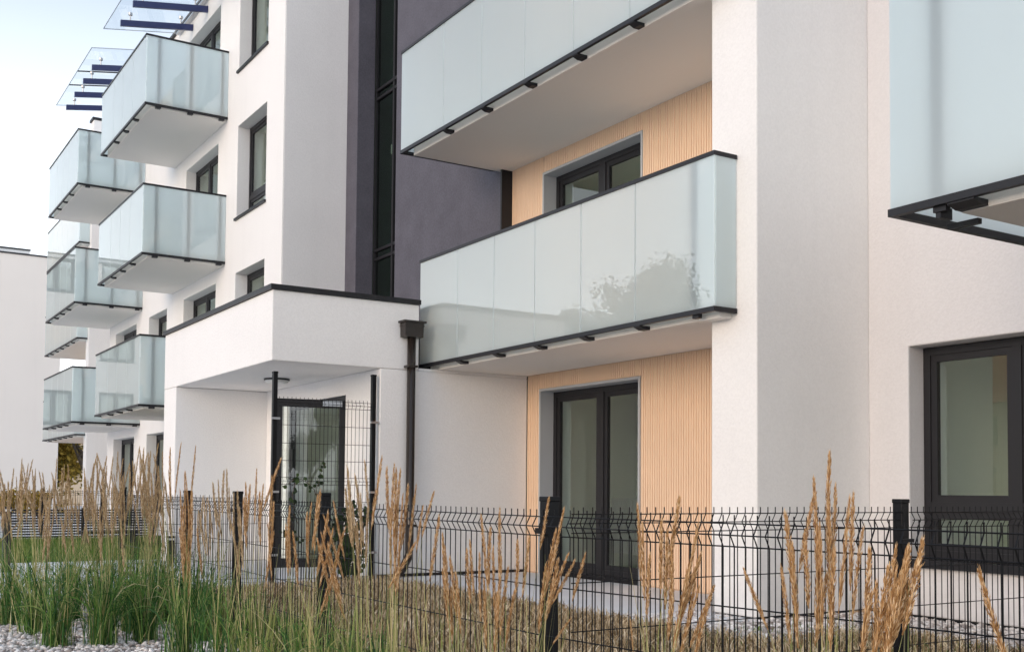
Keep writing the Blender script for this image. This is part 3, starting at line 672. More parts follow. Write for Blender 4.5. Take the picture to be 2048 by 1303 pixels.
for i, (x, y, h, lab) in enumerate(((-15.05, 1.976, 0.80, 'tall black post light at the far left edge of the entrance path'), (-15.98, 4.27, 0.36, 'short black post light on the lawn side of the entrance path'))):
    t = thing('post_light', lab, 'light', (x, y, -0.05), 'black post lights')
    MB().box(x-0.045, x+0.045, y-0.045, y+0.045, -0.1, h-0.06).build('shaft', 'dark', t, bevel=0.004)
    MB().box(x-0.04, x+0.04, y-0.04, y+0.04, h-0.06, h-0.03).build('lens', 'lampw', t)
    MB().box(x-0.05, x+0.05, y-0.05, y+0.05, h-0.03, h).build('cap', 'dark', t, bevel=0.004)

# ------------------------------------------------------------ climbing plant on the tall screen
VN = thing('climbing_vine', 'leafy dark green vine climbing the tall mesh screen by the porch', 'vine', (-11.9, 5.2, -0.05))
b = MB(); spots = []
def vs(p0, p1, p2, n=12, dens=1.0, r=0.004):
    p0, p1, p2 = Vector(p0), Vector(p1), Vector(p2); pts = []
    for i in range(n+1):
        t = i/n; q = p0*(1-t)**2 + p1*2*t*(1-t) + p2*t*t + Vector((random.uniform(-.01, .01), random.uniform(-.02, .02), random.uniform(-.015, .015))); pts.append(q)
    b.tube(pts, r, 4)
    for q in pts[1:]:
        for k in range(max(1, int(2*dens+random.random()))): spots.append(q+Vector((random.uniform(-.04, .04), random.uniform(-.045, .045), random.uniform(-.04, .04))))
for k in range(9):
    vs((-11.9, 5.25+random.uniform(-.1, .1), -0.05), (-11.88, 5.3+random.uniform(-.25, .25), 0.35), (-11.9, 5.2+random.uniform(-.28, .3), random.uniform(0.45, 0.95)), 12, 2.6)
vs((-11.93, 5.2, 0.3), (-11.94, 4.6, 0.55), (-11.94, 4.45, 0.55), 12, 0.8)
vs((-11.93, 5.15, 0.5), (-11.94, 4.7, 0.95), (-11.94, 4.95, 1.36), 14, 0.8)
vs((-11.94, 4.85, 1.0), (-11.94, 4.7, 1.25), (-11.94, 4.52, 1.12), 8, 0.8)
vs((-11.94, 4.62, 0.65), (-11.94, 4.5, 0.95), (-11.94, 4.62, 1.22), 10, 0.9)
b.build('stems', 'bark', VN)
LV, LF = [], []
for q in spots:
    a = random.uniform(0, 6.28); tl = random.uniform(-.5, .5); s = random.uniform(0.018, 0.034)
    rot = Matrix.Rotation(a, 3, 'X') @ Matrix.Rotation(tl, 3, 'Z')
    base = len(LV)
    for (u, v) in ((0, -1), (0.75, -0.5), (0.8, 0.15), (0, 1.2), (-0.8, 0.15), (-0.75, -0.5)):
        LV.append(tuple(q + rot @ Vector((0.25*abs(u)*s, u*s, v*s))))
    LF.append((base, base+1, base+2, base+3)); LF.append((base, base+3, base+4, base+5))
tag(fast('foliage', LV, LF, 'vine', VN), kind='stuff')

# ------------------------------------------------------------ lawn grass and gravel
def blades(n, region, zf, h0, h1, wd, lean=0.5):
    P = region(n); n = len(P)
    z = np.array([zf(x, y) for x, y in P])
    base = np.column_stack([P, z])
    a = rng.uniform(0, 2*np.pi, n); h = rng.uniform(h0, h1, n); l = rng.uniform(0, lean, n)*h; az = rng.uniform(0, 2*np.pi, n)
    s = np.column_stack([np.cos(a), np.sin(a), np.zeros(n)])*wd*rng.uniform(0.6, 1.4, (n, 1))
    m = base + np.column_stack([np.cos(az)*l*0.35, np.sin(az)*l*0.35, h*0.6])
    t = base + np.column_stack([np.cos(az)*l, np.sin(az)*l, h])
    V = np.stack([base-s, base+s, m+s*0.8, m-s*0.8, t], 1).reshape(-1, 3)
    i = np.arange(n)*5
    F = np.concatenate([np.stack([i, i+1, i+2], 1), np.stack([i, i+2, i+3], 1), np.stack([i+3, i+2, i+4], 1)])
    return V, F
def reg(x0, x1, y0, y1, cond=None):
    def f(n):
        P = np.column_stack([rng.uniform(x0, x1, n), rng.uniform(y0, y1, n)])
        return P if cond is None else P[cond(P[:, 0], P[:, 1])]
    return f
inlawn = lambda x, y: ((y < 5.71 + 0.03*np.sin(x*9)) | ((x > -6.25) & (y < np.where(x > -5.7, 6.95, 5.75) + 0.06*np.sin(x*7)))) & ((x > -5.7) | (y < 5.76))
V, F = blades(75000, reg(-11.9, -1.2, 2.62, 7.5, inlawn), lawn_z, 0.03, 0.11, 0.0048, 1.3)
tag(fast('lawn_grass', V, F, 'lawn', None), kind='stuff', label='short dried lawn grass between the mesh fence and the terrace', cat='grass')
V, F = blades(3500, reg(-11.9, -4.5, 2.55, 3.2), lawn_z, 0.08, 0.22, 0.003, 0.9)
tag(fast('lawn_grass', V, F, 'green', None), kind='stuff', label='longer green grass growing along the inner foot of the street fence', cat='grass')
V, F = blades(2200, reg(-6.2, -1.5, 4.6, 6.9), lawn_z, 0.04, 0.10, 0.003, 0.8)
tag(fast('lawn_grass', V, F, 'green', None), kind='stuff', label='green grass tufts at the gravel edge below the right window', cat='grass')
V, F = blades(45000, reg(-24.1, -16.85, 1.0, 6.3), lambda x, y: -0.06, 0.05, 0.12, 0.006, 0.7)
tag(fast('lawn_grass', V, F, 'green', None), kind='stuff', label='bright green front lawn left of the entrance path', cat='grass')
ico = bmesh.new(); bmesh.ops.create_icosphere(ico, subdivisions=1, radius=1.0)
IV = np.array([v.co[:] for v in ico.verts]); ico.verts.ensure_lookup_table(); IF = np.array([[v.index for v in f.verts] for f in ico.faces]); ico.free()
def stones(P, z, s0, s1):
    n = len(P)
    th = rng.uniform(0, 2*np.pi, n); s = rng.uniform(s0, s1, n)
    sc = np.column_stack([s*rng.uniform(0.8, 1.5, n), s*rng.uniform(0.7, 1.1, n), s*rng.uniform(0.45, 0.8, n)])
    jit = 1 + rng.normal(0, 0.10, (n, len(IV), 1))
    V = IV[None]*jit*sc[:, None, :]
    til = rng.normal(0, 0.25, (n, 1))
    V[:, :, 2] += V[:, :, 0]*til
    c, q = np.cos(th)[:, None], np.sin(th)[:, None]
    X = V[:, :, 0]*c - V[:, :, 1]*q; Y = V[:, :, 0]*q + V[:, :, 1]*c
    zz = (np.array([z(x, y) for x, y in P]) if callable(z) else np.full(n, z)) + rng.uniform(-0.006, 0.012, n)
    V = np.stack([X+P[:, 0:1], Y+P[:, 1:2], V[:, :, 2]+zz[:, None]], 2).reshape(-1, 3)
    F = (IF[None]+(np.arange(n)*len(IV))[:, None, None]).reshape(-1, 3)
    return V, F
vis = lambda x, y: (y < 2.62) & (x < -5.2)
V, F = stones(reg(-11.9, -5.2, 0.7, 2.62, vis)(9500), G0-0.002, 0.012, 0.026)
tag(fast('gravel', V, F, 'stone', None, smooth=True), kind='stuff', label='pale pebble bed under the reed grasses on the street side', cat='gravel')
rg = lambda x, y: ((x > -7.4) & (x < -5.6) & (y > 5.72) & (y < 6.62)) | ((x > -6.63) & (x < -5.6) & (y >= 6.6)) | ((x > -5.96) & (y > 6.9))
V, F = stones(reg(-7.4, -1.5, 5.72, 8.0, rg)(9000), -0.012, 0.014, 0.032)
tag(fast('gravel', V, F, 'stone', None, smooth=True), kind='stuff', label='white pebble strip along the foot of the pillar and right wall', cat='gravel')
rg2 = lambda x, y: (x > -11.96) & (y > 5.55) & (y < 6.6) & (x < -11.3)
V, F = stones(reg(-11.96, -11.3, 4.4, 6.6, lambda x, y: (x < -11.55) | (y > 6.0))(900), -0.03, 0.012, 0.026)
tag(fast('gravel', V, F, 'stone', None, smooth=True), kind='stuff', label='narrow pebble strip along the foot of the porch wall', cat='gravel')
CLUMPS=[
(-2.0,2.25,'dry',[[-2.06,2.16,1.02,-2.05,2.19,0.72],[-2.03,2.23,1.11,-2.03,2.25,0.83],[-2.04,2.24,1.05,-2.07,2.22,0.85],[-2.04,2.29,1.18,-2.05,2.31,0.88],[-2.01,2.27,1.05,-2.02,2.28,0.75],[-2.02,2.32,1.09,-2.04,2.31,0.85],[-1.88,2.2,1.06,-1.91,2.19,0.76],[-1.94,2.28,1.07,-1.95,2.28,0.81],[-2.0,2.38,0.98,-2.02,2.37,0.72],[-2.01,2.24,0.97,-2.03,2.24,0.69],[-2.04,2.3,0.85,-2.07,2.28,0.65],[-1.99,2.07,0.88,-1.99,2.1,0.68],[-2.03,2.15,0.94,-2.03,2.17,0.66],[-2.07,2.01,0.87,-2.04,2.07,0.71],[-2.02,2.19,0.96,-2.02,2.2,0.76],[-2.0,2.23,0.99,-2.01,2.24,0.69],[-1.91,2.17,0.93,-1.92,2.17,0.67]]),
(-1.78,2.2,'dry',[[-1.74,2.12,0.94,-1.76,2.1,0.7],[-1.73,2.16,0.9,-1.76,2.13,0.63],[-1.8,2.28,0.94,-1.83,2.25,0.69],[-1.77,2.28,0.94,-1.8,2.24,0.66],[-1.68,2.19,0.94,-1.72,2.15,0.69],[-1.76,2.31,0.92,-1.8,2.26,0.69],[-1.66,2.22,0.96,-1.7,2.17,0.73],[-1.8,2.18,0.83,-1.82,2.16,0.63],[-1.7,2.15,0.9,-1.73,2.13,0.6],[-1.68,2.14,0.88,-1.71,2.11,0.62],[-1.82,2.24,0.85,-1.84,2.23,0.6],[-1.72,2.15,0.84,-1.75,2.14,0.56]]),
(-1.05,2.25,'dry',[[-1.25,1.8,0.93,-1.22,1.86,0.72]]),
(-2.6,2.25,'dry',[[-2.72,2.2,1.03,-2.73,2.21,0.78],[-2.7,2.19,0.97,-2.71,2.21,0.72],[-2.59,2.13,0.88,-2.6,2.13,0.68],[-2.69,2.26,0.98,-2.69,2.26,0.74],[-2.6,2.21,0.95,-2.62,2.22,0.7],[-2.6,2.27,1.05,-2.63,2.24,0.84],[-2.49,2.25,0.97,-2.53,2.21,0.72],[-2.62,2.36,0.87,-2.67,2.31,0.62],[-2.62,2.26,0.84,-2.64,2.25,0.6],[-2.63,2.36,0.78,-2.67,2.32,0.52],[-2.59,2.4,0.77,-2.64,2.34,0.57],[-2.52,2.27,0.78,-2.55,2.23,0.59],[-2.52,2.29,0.88,-2.56,2.23,0.67],[-2.53,2.17,0.91,-2.54,2.18,0.69],[-2.48,2.27,0.75,-2.51,2.24,0.55],[-2.59,2.06,0.68,-2.59,2.07,0.58],[-2.53,2.24,0.85,-2.57,2.21,0.57]]),
(-3.28,2.2,'dry',[[-3.26,2.22,1.04,-3.29,2.2,0.85],[-3.12,2.18,1.01,-3.15,2.15,0.76],[-3.26,2.27,0.9,-3.3,2.22,0.67],[-3.18,2.24,0.85,-3.22,2.19,0.64],[-3.16,2.27,0.82,-3.21,2.2,0.66],[-3.24,2.37,0.84,-3.27,2.33,0.66],[-3.28,2.15,0.9,-3.3,2.13,0.68],[-3.27,2.1,0.89,-3.28,2.09,0.69],[-3.21,2.28,0.61,-3.25,2.23,0.51],[-3.28,2.25,0.93,-3.3,2.23,0.68],[-3.15,2.18,0.83,-3.18,2.15,0.6],[-3.35,2.27,0.8,-3.37,2.25,0.54],[-3.14,2.18,0.8,-3.17,2.14,0.61]]),
(-3.63,2.2,'dry',[[-3.64,2.24,1.0,-3.65,2.25,0.7],[-3.7,2.2,0.97,-3.7,2.22,0.71],[-3.51,2.11,0.93,-3.52,2.12,0.67],[-3.72,2.15,0.87,-3.71,2.17,0.65],[-3.64,2.08,0.84,-3.63,2.11,0.63],[-3.63,2.2,0.85,-3.63,2.22,0.57],[-3.49,2.16,0.82,-3.5,2.15,0.56],[-3.49,2.18,0.78,-3.51,2.17,0.52],[-3.57,2.1,0.83,-3.57,2.12,0.57],[-3.73,2.23,0.72,-3.73,2.24,0.44],[-3.54,2.18,0.68,-3.55,2.17,0.42],[-3.62,2.3,0.69,-3.65,2.28,0.45]]),
(-3.94,2.2,'mix',[[-4.04,2.2,0.96,-4.08,2.17,0.68],[-4.09,2.14,1.0,-4.11,2.12,0.8],[-3.93,2.1,1.06,-3.96,2.07,0.87],[-3.92,2.13,0.89,-3.91,2.16,0.64],[-3.95,2.17,0.84,-3.95,2.19,0.59],[-3.99,2.23,0.79,-3.99,2.25,0.53],[-3.83,2.16,0.74,-3.83,2.18,0.49],[-4.01,2.19,0.74,-4.0,2.22,0.49],[-4.07,2.11,0.84,-4.14,2.01,0.65],[-4.02,2.23,0.66,-4.02,2.25,0.42]]),
(-4.4,2.15,'green',[[-4.29,2.04,1.21,-4.32,2.01,0.89],[-4.5,2.16,1.17,-4.5,2.18,0.87],[-4.27,2.09,1.18,-4.29,2.09,0.88],[-4.33,2.13,1.16,-4.34,2.13,0.8],[-4.38,2.18,1.16,-4.41,2.16,0.82],[-4.45,2.22,1.05,-4.47,2.22,0.75],[-4.33,2.14,1.03,-4.34,2.14,0.75],[-4.44,2.25,1.09,-4.47,2.23,0.79],[-4.33,2.23,1.09,-4.36,2.21,0.79],[-4.34,2.11,0.99,-4.35,2.12,0.67],[-4.33,2.13,0.92,-4.34,2.14,0.6],[-4.29,2.13,0.92,-4.3,2.13,0.62]]),
(-4.89,2.2,'green',[[-4.78,2.1,1.18,-4.78,2.13,0.82],[-4.78,2.14,1.14,-4.77,2.18,0.8],[-4.89,2.24,1.21,-4.89,2.26,0.93],[-5.02,2.19,1.07,-5.02,2.23,0.78],[-4.8,2.11,1.1,-4.8,2.14,0.78],[-4.74,2.15,1.05,-4.75,2.16,0.75],[-4.97,2.29,0.98,-4.98,2.29,0.68],[-4.89,2.18,1.0,-4.89,2.21,0.66],[-4.85,2.18,0.91,-4.85,2.2,0.59]]),
(-5.03,2.1,'green',[[-4.92,2.08,1.01,-4.9,2.14,0.72],[-5.04,2.09,0.94,-5.0,2.18,0.62],[-5.1,2.11,1.06,-5.14,2.07,0.76],[-4.99,2.1,0.96,-5.03,2.05,0.62],[-5.01,2.06,0.86,-4.97,2.14,0.51],[-4.87,2.08,0.88,-4.92,2.02,0.59],[-5.07,2.21,0.88,-5.11,2.17,0.64],[-4.89,2.04,0.81,-4.86,2.11,0.52],[-5.01,2.1,0.68,-4.97,2.18,0.42],[-5.06,2.19,0.75,-5.11,2.13,0.46],[-4.94,2.01,0.83,-4.91,2.07,0.58],[-5.06,2.15,0.66,-5.1,2.1,0.42]]),
(-5.65,2.2,'green',[[-5.78,2.19,0.97,-5.79,2.19,0.67],[-5.69,2.16,0.91,-5.7,2.17,0.61],[-5.67,2.27,0.99,-5.69,2.26,0.69],[-5.47,2.22,1.04,-5.48,2.22,0.72],[-5.59,2.21,0.94,-5.59,2.23,0.64],[-5.57,2.09,0.88,-5.57,2.11,0.6],[-5.74,2.21,0.83,-5.74,2.23,0.53]]),
(-6.15,2.15,'green',[[-6.07,2.1,1.18,-6.09,2.1,0.86],[-6.1,2.15,1.09,-6.12,2.14,0.79],[-6.2,2.29,1.25,-6.26,2.21,0.93],[-6.18,2.24,1.14,-6.2,2.23,0.82],[-6.27,2.18,1.05,-6.27,2.2,0.73],[-6.16,2.05,1.01,-6.16,2.08,0.71],[-6.15,2.09,1.09,-6.17,2.08,0.8],[-6.23,2.1,1.1,-6.24,2.1,0.8],[-6.07,2.22,0.99,-6.1,2.19,0.63],[-6.04,2.16,0.87,-6.04,2.19,0.54],[-6.06,2.2,0.82,-6.09,2.17,0.48]]),
(-6.8,2.15,'green',[[-6.7,2.04,1.1,-6.7,2.07,0.81],[-6.76,2.09,1.12,-6.76,2.11,0.81],[-6.93,2.17,1.18,-6.94,2.18,0.88],[-6.91,2.18,1.19,-6.91,2.21,0.85],[-6.8,2.17,1.07,-6.8,2.19,0.76],[-6.75,2.18,1.04,-6.75,2.2,0.7],[-6.68,2.19,1.05,-6.69,2.21,0.75],[-6.6,2.18,0.95,-6.6,2.21,0.55],[-6.78,2.0,1.0,-6.77,2.04,0.64],[-6.85,2.21,0.88,-6.82,2.27,0.49],[-6.84,2.27,0.85,-6.86,2.26,0.51]]),
(-7.29,2.05,'orange',[[-7.28,1.92,1.33,-7.29,1.94,0.97],[-7.37,2.02,1.37,-7.41,2.0,0.98],[-7.32,2.11,1.35,-7.35,2.09,0.97],[-7.34,2.04,1.17,-7.34,2.06,0.77],[-7.32,2.05,1.18,-7.32,2.08,0.76],[-7.38,2.03,1.06,-7.38,2.05,0.66],[-7.2,2.07,1.06,-7.22,2.06,0.66],[-7.32,2.09,1.01,-7.35,2.08,0.61],[-7.21,2.0,0.97,-7.22,2.02,0.56],[-7.26,2.06,0.91,-7.28,2.06,0.49],[-7.37,2.07,0.77,-7.38,2.09,0.37],[-7.33,2.09,0.71,-7.35,2.09,0.33],[-7.23,2.0,0.81,-7.23,2.02,0.45],[-7.39,2.14,0.8,-7.38,2.19,0.45]]),
(-9.52,2.51,'left',[[-9.71,2.48,1.17,-9.74,2.45,0.91],[-9.62,2.28,1.18,-9.64,2.29,0.86],[-9.56,2.33,1.12,-9.56,2.35,0.76],[-9.49,2.37,1.04,-9.53,2.36,0.64],[-9.72,2.48,1.05,-9.76,2.43,0.73],[-9.57,2.36,1.13,-9.6,2.34,0.81],[-9.44,2.44,1.04,-9.48,2.4,0.65],[-9.57,2.36,1.03,-9.59,2.36,0.76],[-9.36,2.45,1.11,-9.36,2.47,0.84],[-9.53,2.53,0.97,-9.54,2.54,0.66],[-9.53,2.39,1.19,-9.54,2.42,0.78],[-9.53,2.3,1.03,-9.52,2.35,0.71],[-9.59,2.53,1.22,-9.58,2.57,0.86],[-9.65,2.48,1.09,-9.67,2.47,0.81],[-9.33,2.4,1.37,-9.33,2.42,1.02],[-9.52,2.47,1.17,-9.5,2.53,0.76],[-9.44,2.41,1.25,-9.44,2.43,0.93],[-9.7,2.47,1.06,-9.68,2.52,0.81],[-9.64,2.46,1.09,-9.68,2.42,0.75],[-9.52,2.26,1.38,-9.52,2.28,1.1],[-9.48,2.36,1.13,-9.48,2.39,0.73],[-9.47,2.3,1.11,-9.49,2.3,0.78],[-9.71,2.47,1.45,-9.74,2.44,1.15],[-9.47,2.37,1.35,-9.45,2.43,1.04],[-9.65,2.29,1.4,-9.63,2.36,1.0],[-9.56,2.35,1.37,-9.57,2.36,1.07]]),
(-9.09,2.13,'left',[[-8.88,2.11,1.16,-8.86,2.15,0.87],[-8.89,2.14,1.36,-8.89,2.16,0.95],[-9.18,2.21,1.29,-9.18,2.25,1.01],[-9.12,2.13,1.27,-9.15,2.12,0.87],[-9.0,2.03,1.19,-9.03,2.0,0.83],[-8.93,2.06,1.26,-8.94,2.06,0.97],[-9.2,2.21,1.17,-9.2,2.24,0.9],[-9.2,1.99,1.31,-9.24,1.96,0.99],[-9.19,2.13,1.03,-9.23,2.09,0.76],[-8.87,2.18,1.18,-8.87,2.2,0.81],[-9.2,1.99,1.08,-9.18,2.04,0.81],[-9.02,2.07,1.17,-9.04,2.08,0.86],[-8.93,2.14,1.15,-8.94,2.16,0.81],[-9.01,2.09,1.03,-8.99,2.15,0.72],[-9.12,2.08,1.25,-9.17,2.04,0.88],[-8.94,2.18,1.33,-8.98,2.16,0.97],[-9.06,2.04,1.06,-9.07,2.06,0.66],[-9.01,1.96,1.06,-9.02,1.98,0.7],[-9.15,2.19,1.23,-9.18,2.17,0.89],[-9.16,2.06,1.08,-9.19,2.05,0.71],[-9.1,2.24,1.36,-9.11,2.25,1.08],[-9.04,2.09,1.18,-9.07,2.07,0.86],[-9.19,2.13,1.28,-9.18,2.17,0.99],[-9.13,2.01,1.17,-9.13,2.05,0.8],[-9.04,2.19,1.39,-9.08,2.16,1.02],[-9.14,2.04,1.07,-9.18,2.0,0.79],[-9.1,2.21,1.14,-9.11,2.23,0.84],[-9.11,1.97,1.11,-9.09,2.02,0.78],[-8.84,2.2,1.0,-8.87,2.2,0.61],[-8.85,2.11,1.39,-8.9,2.07,1.02]]),
(-10.14,2.13,'left',[[-10.0,2.02,1.36,-9.97,2.08,1.11],[-9.86,2.21,1.17,-9.91,2.17,0.79],[-9.94,2.18,1.38,-9.96,2.18,1.11],[-9.94,2.1,0.99,-9.95,2.12,0.57],[-10.04,2.16,1.19,-10.05,2.18,0.88],[-10.13,2.13,1.34,-10.16,2.09,1.07],[-10.05,2.01,1.31,-10.03,2.07,0.98],[-9.95,2.06,1.21,-9.92,2.12,0.95],[-10.1,2.26,1.32,-10.13,2.24,1.05],[-9.96,2.03,1.26,-9.98,2.02,0.99],[-10.04,2.01,1.25,-10.06,1.99,0.93],[-10.06,2.04,1.17,-10.08,2.03,0.9],[-10.14,2.0,0.97,-10.18,1.95,0.56],[-9.97,2.07,0.97,-10.0,2.04,0.63],[-10.03,2.19,1.08,-10.05,2.19,0.74],[-10.03,2.12,0.96,-10.07,2.08,0.66],[-10.27,2.05,1.09,-10.31,2.01,0.74],[-10.16,2.08,1.08,-10.14,2.14,0.73],[-10.2,2.23,1.31,-10.18,2.28,1.03],[-10.2,2.06,1.37,-10.25,2.01,1.03],[-10.24,2.07,1.35,-10.25,2.08,1.0],[-10.15,2.12,0.95,-10.17,2.12,0.59],[-10.09,2.09,1.24,-10.09,2.13,0.84],[-10.22,2.15,1.26,-10.25,2.14,0.93],[-10.12,2.22,1.06,-10.1,2.27,0.77],[-10.33,2.07,1.28,-10.37,2.03,0.97],[-10.16,2.21,0.97,-10.2,2.17,0.59],[-10.15,2.2,1.19,-10.13,2.24,0.89]]),
(-8.39,1.76,'left',[[-8.23,1.69,0.88,-8.24,1.71,0.49],[-8.54,1.77,1.1,-8.53,1.8,0.83],[-8.25,1.64,1.09,-8.25,1.65,0.8],[-8.42,1.72,0.92,-8.42,1.75,0.59],[-8.38,1.72,1.12,-8.36,1.77,0.74],[-8.46,1.86,0.96,-8.49,1.83,0.65],[-8.38,1.65,1.13,-8.36,1.7,0.8],[-8.31,1.67,1.03,-8.32,1.67,0.69],[-8.23,1.83,0.83,-8.23,1.87,0.43],[-8.23,1.77,1.07,-8.24,1.78,0.65],[-8.39,1.76,1.02,-8.39,1.77,0.75],[-8.32,1.72,1.14,-8.32,1.76,0.81]]),
(-10.08,1.84,'left',[[-10.07,1.94,1.17,-10.06,1.98,0.8],[-10.17,1.8,1.16,-10.15,1.87,0.77],[-9.78,1.98,0.92,-9.78,2.01,0.53],[-9.97,1.96,1.01,-9.96,2.0,0.66],[-10.2,1.83,1.21,-10.23,1.8,0.87],[-10.15,1.99,1.06,-10.13,2.05,0.77],[-10.08,1.67,1.19,-10.05,1.73,0.85],[-10.28,1.73,0.97,-10.3,1.72,0.71],[-10.01,1.99,1.18,-10.03,1.99,0.9],[-10.15,1.98,1.13,-10.15,2.01,0.73],[-9.91,1.89,0.91,-9.89,1.95,0.56],[-10.1,1.9,0.93,-10.12,1.9,0.66],[-10.2,1.82,1.26,-10.2,1.85,0.92],[-10.04,1.85,1.02,-10.03,1.88,0.71],[-9.96,1.7,1.1,-9.94,1.76,0.81],[-9.96,1.75,1.25,-9.99,1.74,0.95],[-9.95,1.75,1.11,-9.96,1.78,0.7],[-9.9,1.81,0.98,-9.93,1.78,0.62],[-9.94,1.79,0.86,-9.93,1.83,0.57],[-10.03,1.97,0.88,-10.07,1.92,0.54],[-9.86,1.88,0.99,-9.84,1.93,0.59],[-10.15,1.88,0.93,-10.14,1.91,0.61],[-10.17,1.81,1.02,-10.19,1.81,0.67],[-10.13,1.93,1.05,-10.11,1.99,0.75],[-10.21,1.78,1.23,-10.24,1.77,0.88],[-10.22,1.71,1.12,-10.2,1.77,0.84],[-10.2,1.9,0.95,-10.24,1.86,0.68],[-10.18,1.95,1.14,-10.18,1.97,0.78],[-10.0,2.0,1.15,-10.03,1.97,0.87],[-10.18,1.95,1.24,-10.18,1.97,0.88]]),
(-9.32,1.45,'left',[[-9.45,1.35,1.29,-9.48,1.32,0.95],[-9.51,1.35,1.25,-9.48,1.41,0.91],[-9.17,1.39,1.15,-9.19,1.39,0.74],[-9.36,1.52,1.04,-9.4,1.48,0.73],[-9.32,1.33,1.17,-9.31,1.37,0.91],[-9.46,1.49,1.18,-9.45,1.53,0.87],[-9.54,1.37,1.1,-9.58,1.33,0.81],[-9.2,1.4,1.07,-9.21,1.41,0.75],[-9.26,1.45,0.96,-9.27,1.46,0.69],[-9.12,1.55,1.29,-9.15,1.53,0.88],[-9.23,1.52,1.05,-9.25,1.52,0.72],[-9.23,1.38,1.28,-9.27,1.34,0.98],[-9.35,1.45,1.19,-9.33,1.51,0.83],[-9.11,1.49,0.98,-9.12,1.5,0.71],[-9.18,1.4,1.21,-9.2,1.4,0.83],[-9.27,1.45,1.06,-9.29,1.45,0.71],[-9.08,1.5,1.11,-9.06,1.55,0.75],[-9.27,1.39,1.2,-9.27,1.41,0.93],[-9.38,1.57,1.13,-9.42,1.53,0.75],[-9.51,1.35,1.17,-9.53,1.35,0.77],[-9.22,1.36,1.07,-9.21,1.41,0.67],[-9.17,1.31,1.22,-9.19,1.31,0.8]]),
(-10.02,1.36,'left',[[-9.86,1.42,0.95,-9.9,1.38,0.62],[-10.09,1.38,1.22,-10.13,1.34,0.91],[-10.14,1.3,0.96,-10.16,1.29,0.7],[-9.83,1.44,1.26,-9.86,1.42,0.92],[-10.18,1.28,1.13,-10.18,1.31,0.72],[-10.09,1.3,1.02,-10.11,1.29,0.67],[-9.98,1.31,1.01,-9.97,1.35,0.6],[-10.1,1.27,1.1,-10.08,1.33,0.68],[-9.83,1.45,1.04,-9.85,1.44,0.75],[-9.96,1.23,1.23,-9.94,1.29,0.96],[-10.12,1.4,1.15,-10.14,1.41,0.77],[-9.99,1.31,1.11,-10.0,1.32,0.79],[-10.15,1.39,0.95,-10.13,1.45,0.65],[-9.91,1.27,1.08,-9.92,1.28,0.69],[-9.89,1.27,1.09,-9.93,1.24,0.77],[-9.78,1.38,1.22,-9.79,1.38,0.87],[-10.1,1.36,1.03,-10.13,1.33,0.7],[-10.1,1.23,1.01,-10.14,1.19,0.74],[-9.82,1.3,1.1,-9.84,1.29,0.82],[-9.8,1.35,1.01,-9.78,1.41,0.71],[-10.06,1.48,0.82,-10.2,1.28,0.58]]),
(-8.54,1.48,'left',[[-8.37,1.46,0.85,-8.36,1.49,0.58],[-8.52,1.38,0.93,-8.53,1.4,0.54],[-8.42,1.38,0.9,-8.45,1.35,0.52],[-8.47,1.51,0.93,-8.5,1.49,0.62],[-8.6,1.44,0.82,-8.64,1.4,0.45],[-8.62,1.41,1.08,-8.63,1.42,0.68],[-8.37,1.5,1.08,-8.38,1.51,0.79],[-8.44,1.37,0.97,-8.47,1.35,0.67],[-8.49,1.52,0.84,-8.48,1.57,0.56]]),
(-8.45,2.08,'left',[[-8.45,2.18,1.04,-8.45,2.2,0.68],[-8.36,2.14,0.85,-8.34,2.19,0.57],[-8.56,2.09,1.11,-8.55,2.13,0.8],[-8.24,2.09,1.0,-8.28,2.06,0.64],[-8.28,2.18,1.0,-8.27,2.22,0.65],[-8.26,2.13,1.05,-8.3,2.09,0.64],[-8.52,2.22,0.87,-8.54,2.22,0.51],[-8.51,2.11,1.18,-8.51,2.14,0.88],[-8.56,2.12,1.08,-8.57,2.12,0.76],[-8.35,2.19,1.11,-8.38,2.16,0.85]]),
(-8.26,2.44,'left',[[-8.13,2.37,0.9,-8.11,2.43,0.56],[-8.08,2.38,1.01,-8.1,2.38,0.71],[-8.36,2.52,0.94,-8.37,2.54,0.52],[-8.24,2.4,0.87,-8.25,2.41,0.58],[-8.16,2.53,0.75,-8.17,2.55,0.35],[-8.36,2.5,0.99,-8.38,2.5,0.63],[-8.21,2.51,0.99,-8.19,2.57,0.68],[-8.21,2.47,1.0,-8.2,2.51,0.65]]),
]

# ------------------------------------------------------------ reed grasses
LAB = ['tan reed grass clump with tall plumes just left of the right fence post',
 'tan reed grass clump leaning right across the right fence post',
 'reed grass clump at the right edge with one plume leaning left',
 'orange tan reed grass clump in front of the ribbed wall right of the balcony door',
 'tan reed grass clump leaning right over the corner fence post',
 'upright tan reed grass clump just left of the corner fence post',
 'sparse reed grass clump with thin plumes right of the downpipe',
 'slender upright reed grass clump in front of the downpipe',
 'reed grass clump with thin plumes before the right post of the tall screen',
 'reed grass clump with crossing plumes over the thick post left of the vine',
 'small reed grass clump in front of the open glass door',
 'reed grass clump with a plume leaning right over the left post of the tall screen',
 'reed grass clump with brown plumes before the white porch side wall',
 'orange plumed reed grass clump wrapped round a thin fence post',
 'dense brown plumed reed grass clump below the porch corner at far left wall',
 'dense brown reed grass clump standing before the ground floor windows',
 'brown reed grass clump in front of the far grey recess wall',
 'low green reed grass clump in the pebbles before the slatted screen',
 'brown reed grass clump in front of the gap beside the white wing',
 'brown reed grass clump in front of the blank white wing, over the pebbles',
 'reed grass clump at the far left edge before the white wing',
 'front most green reed grass tuft among the pebbles at lower left',
 'green reed grass tuft with few plumes at the lower left beside the orange plumed clump',
 'green reed grass tuft at the foot of the street fence with small plumes']
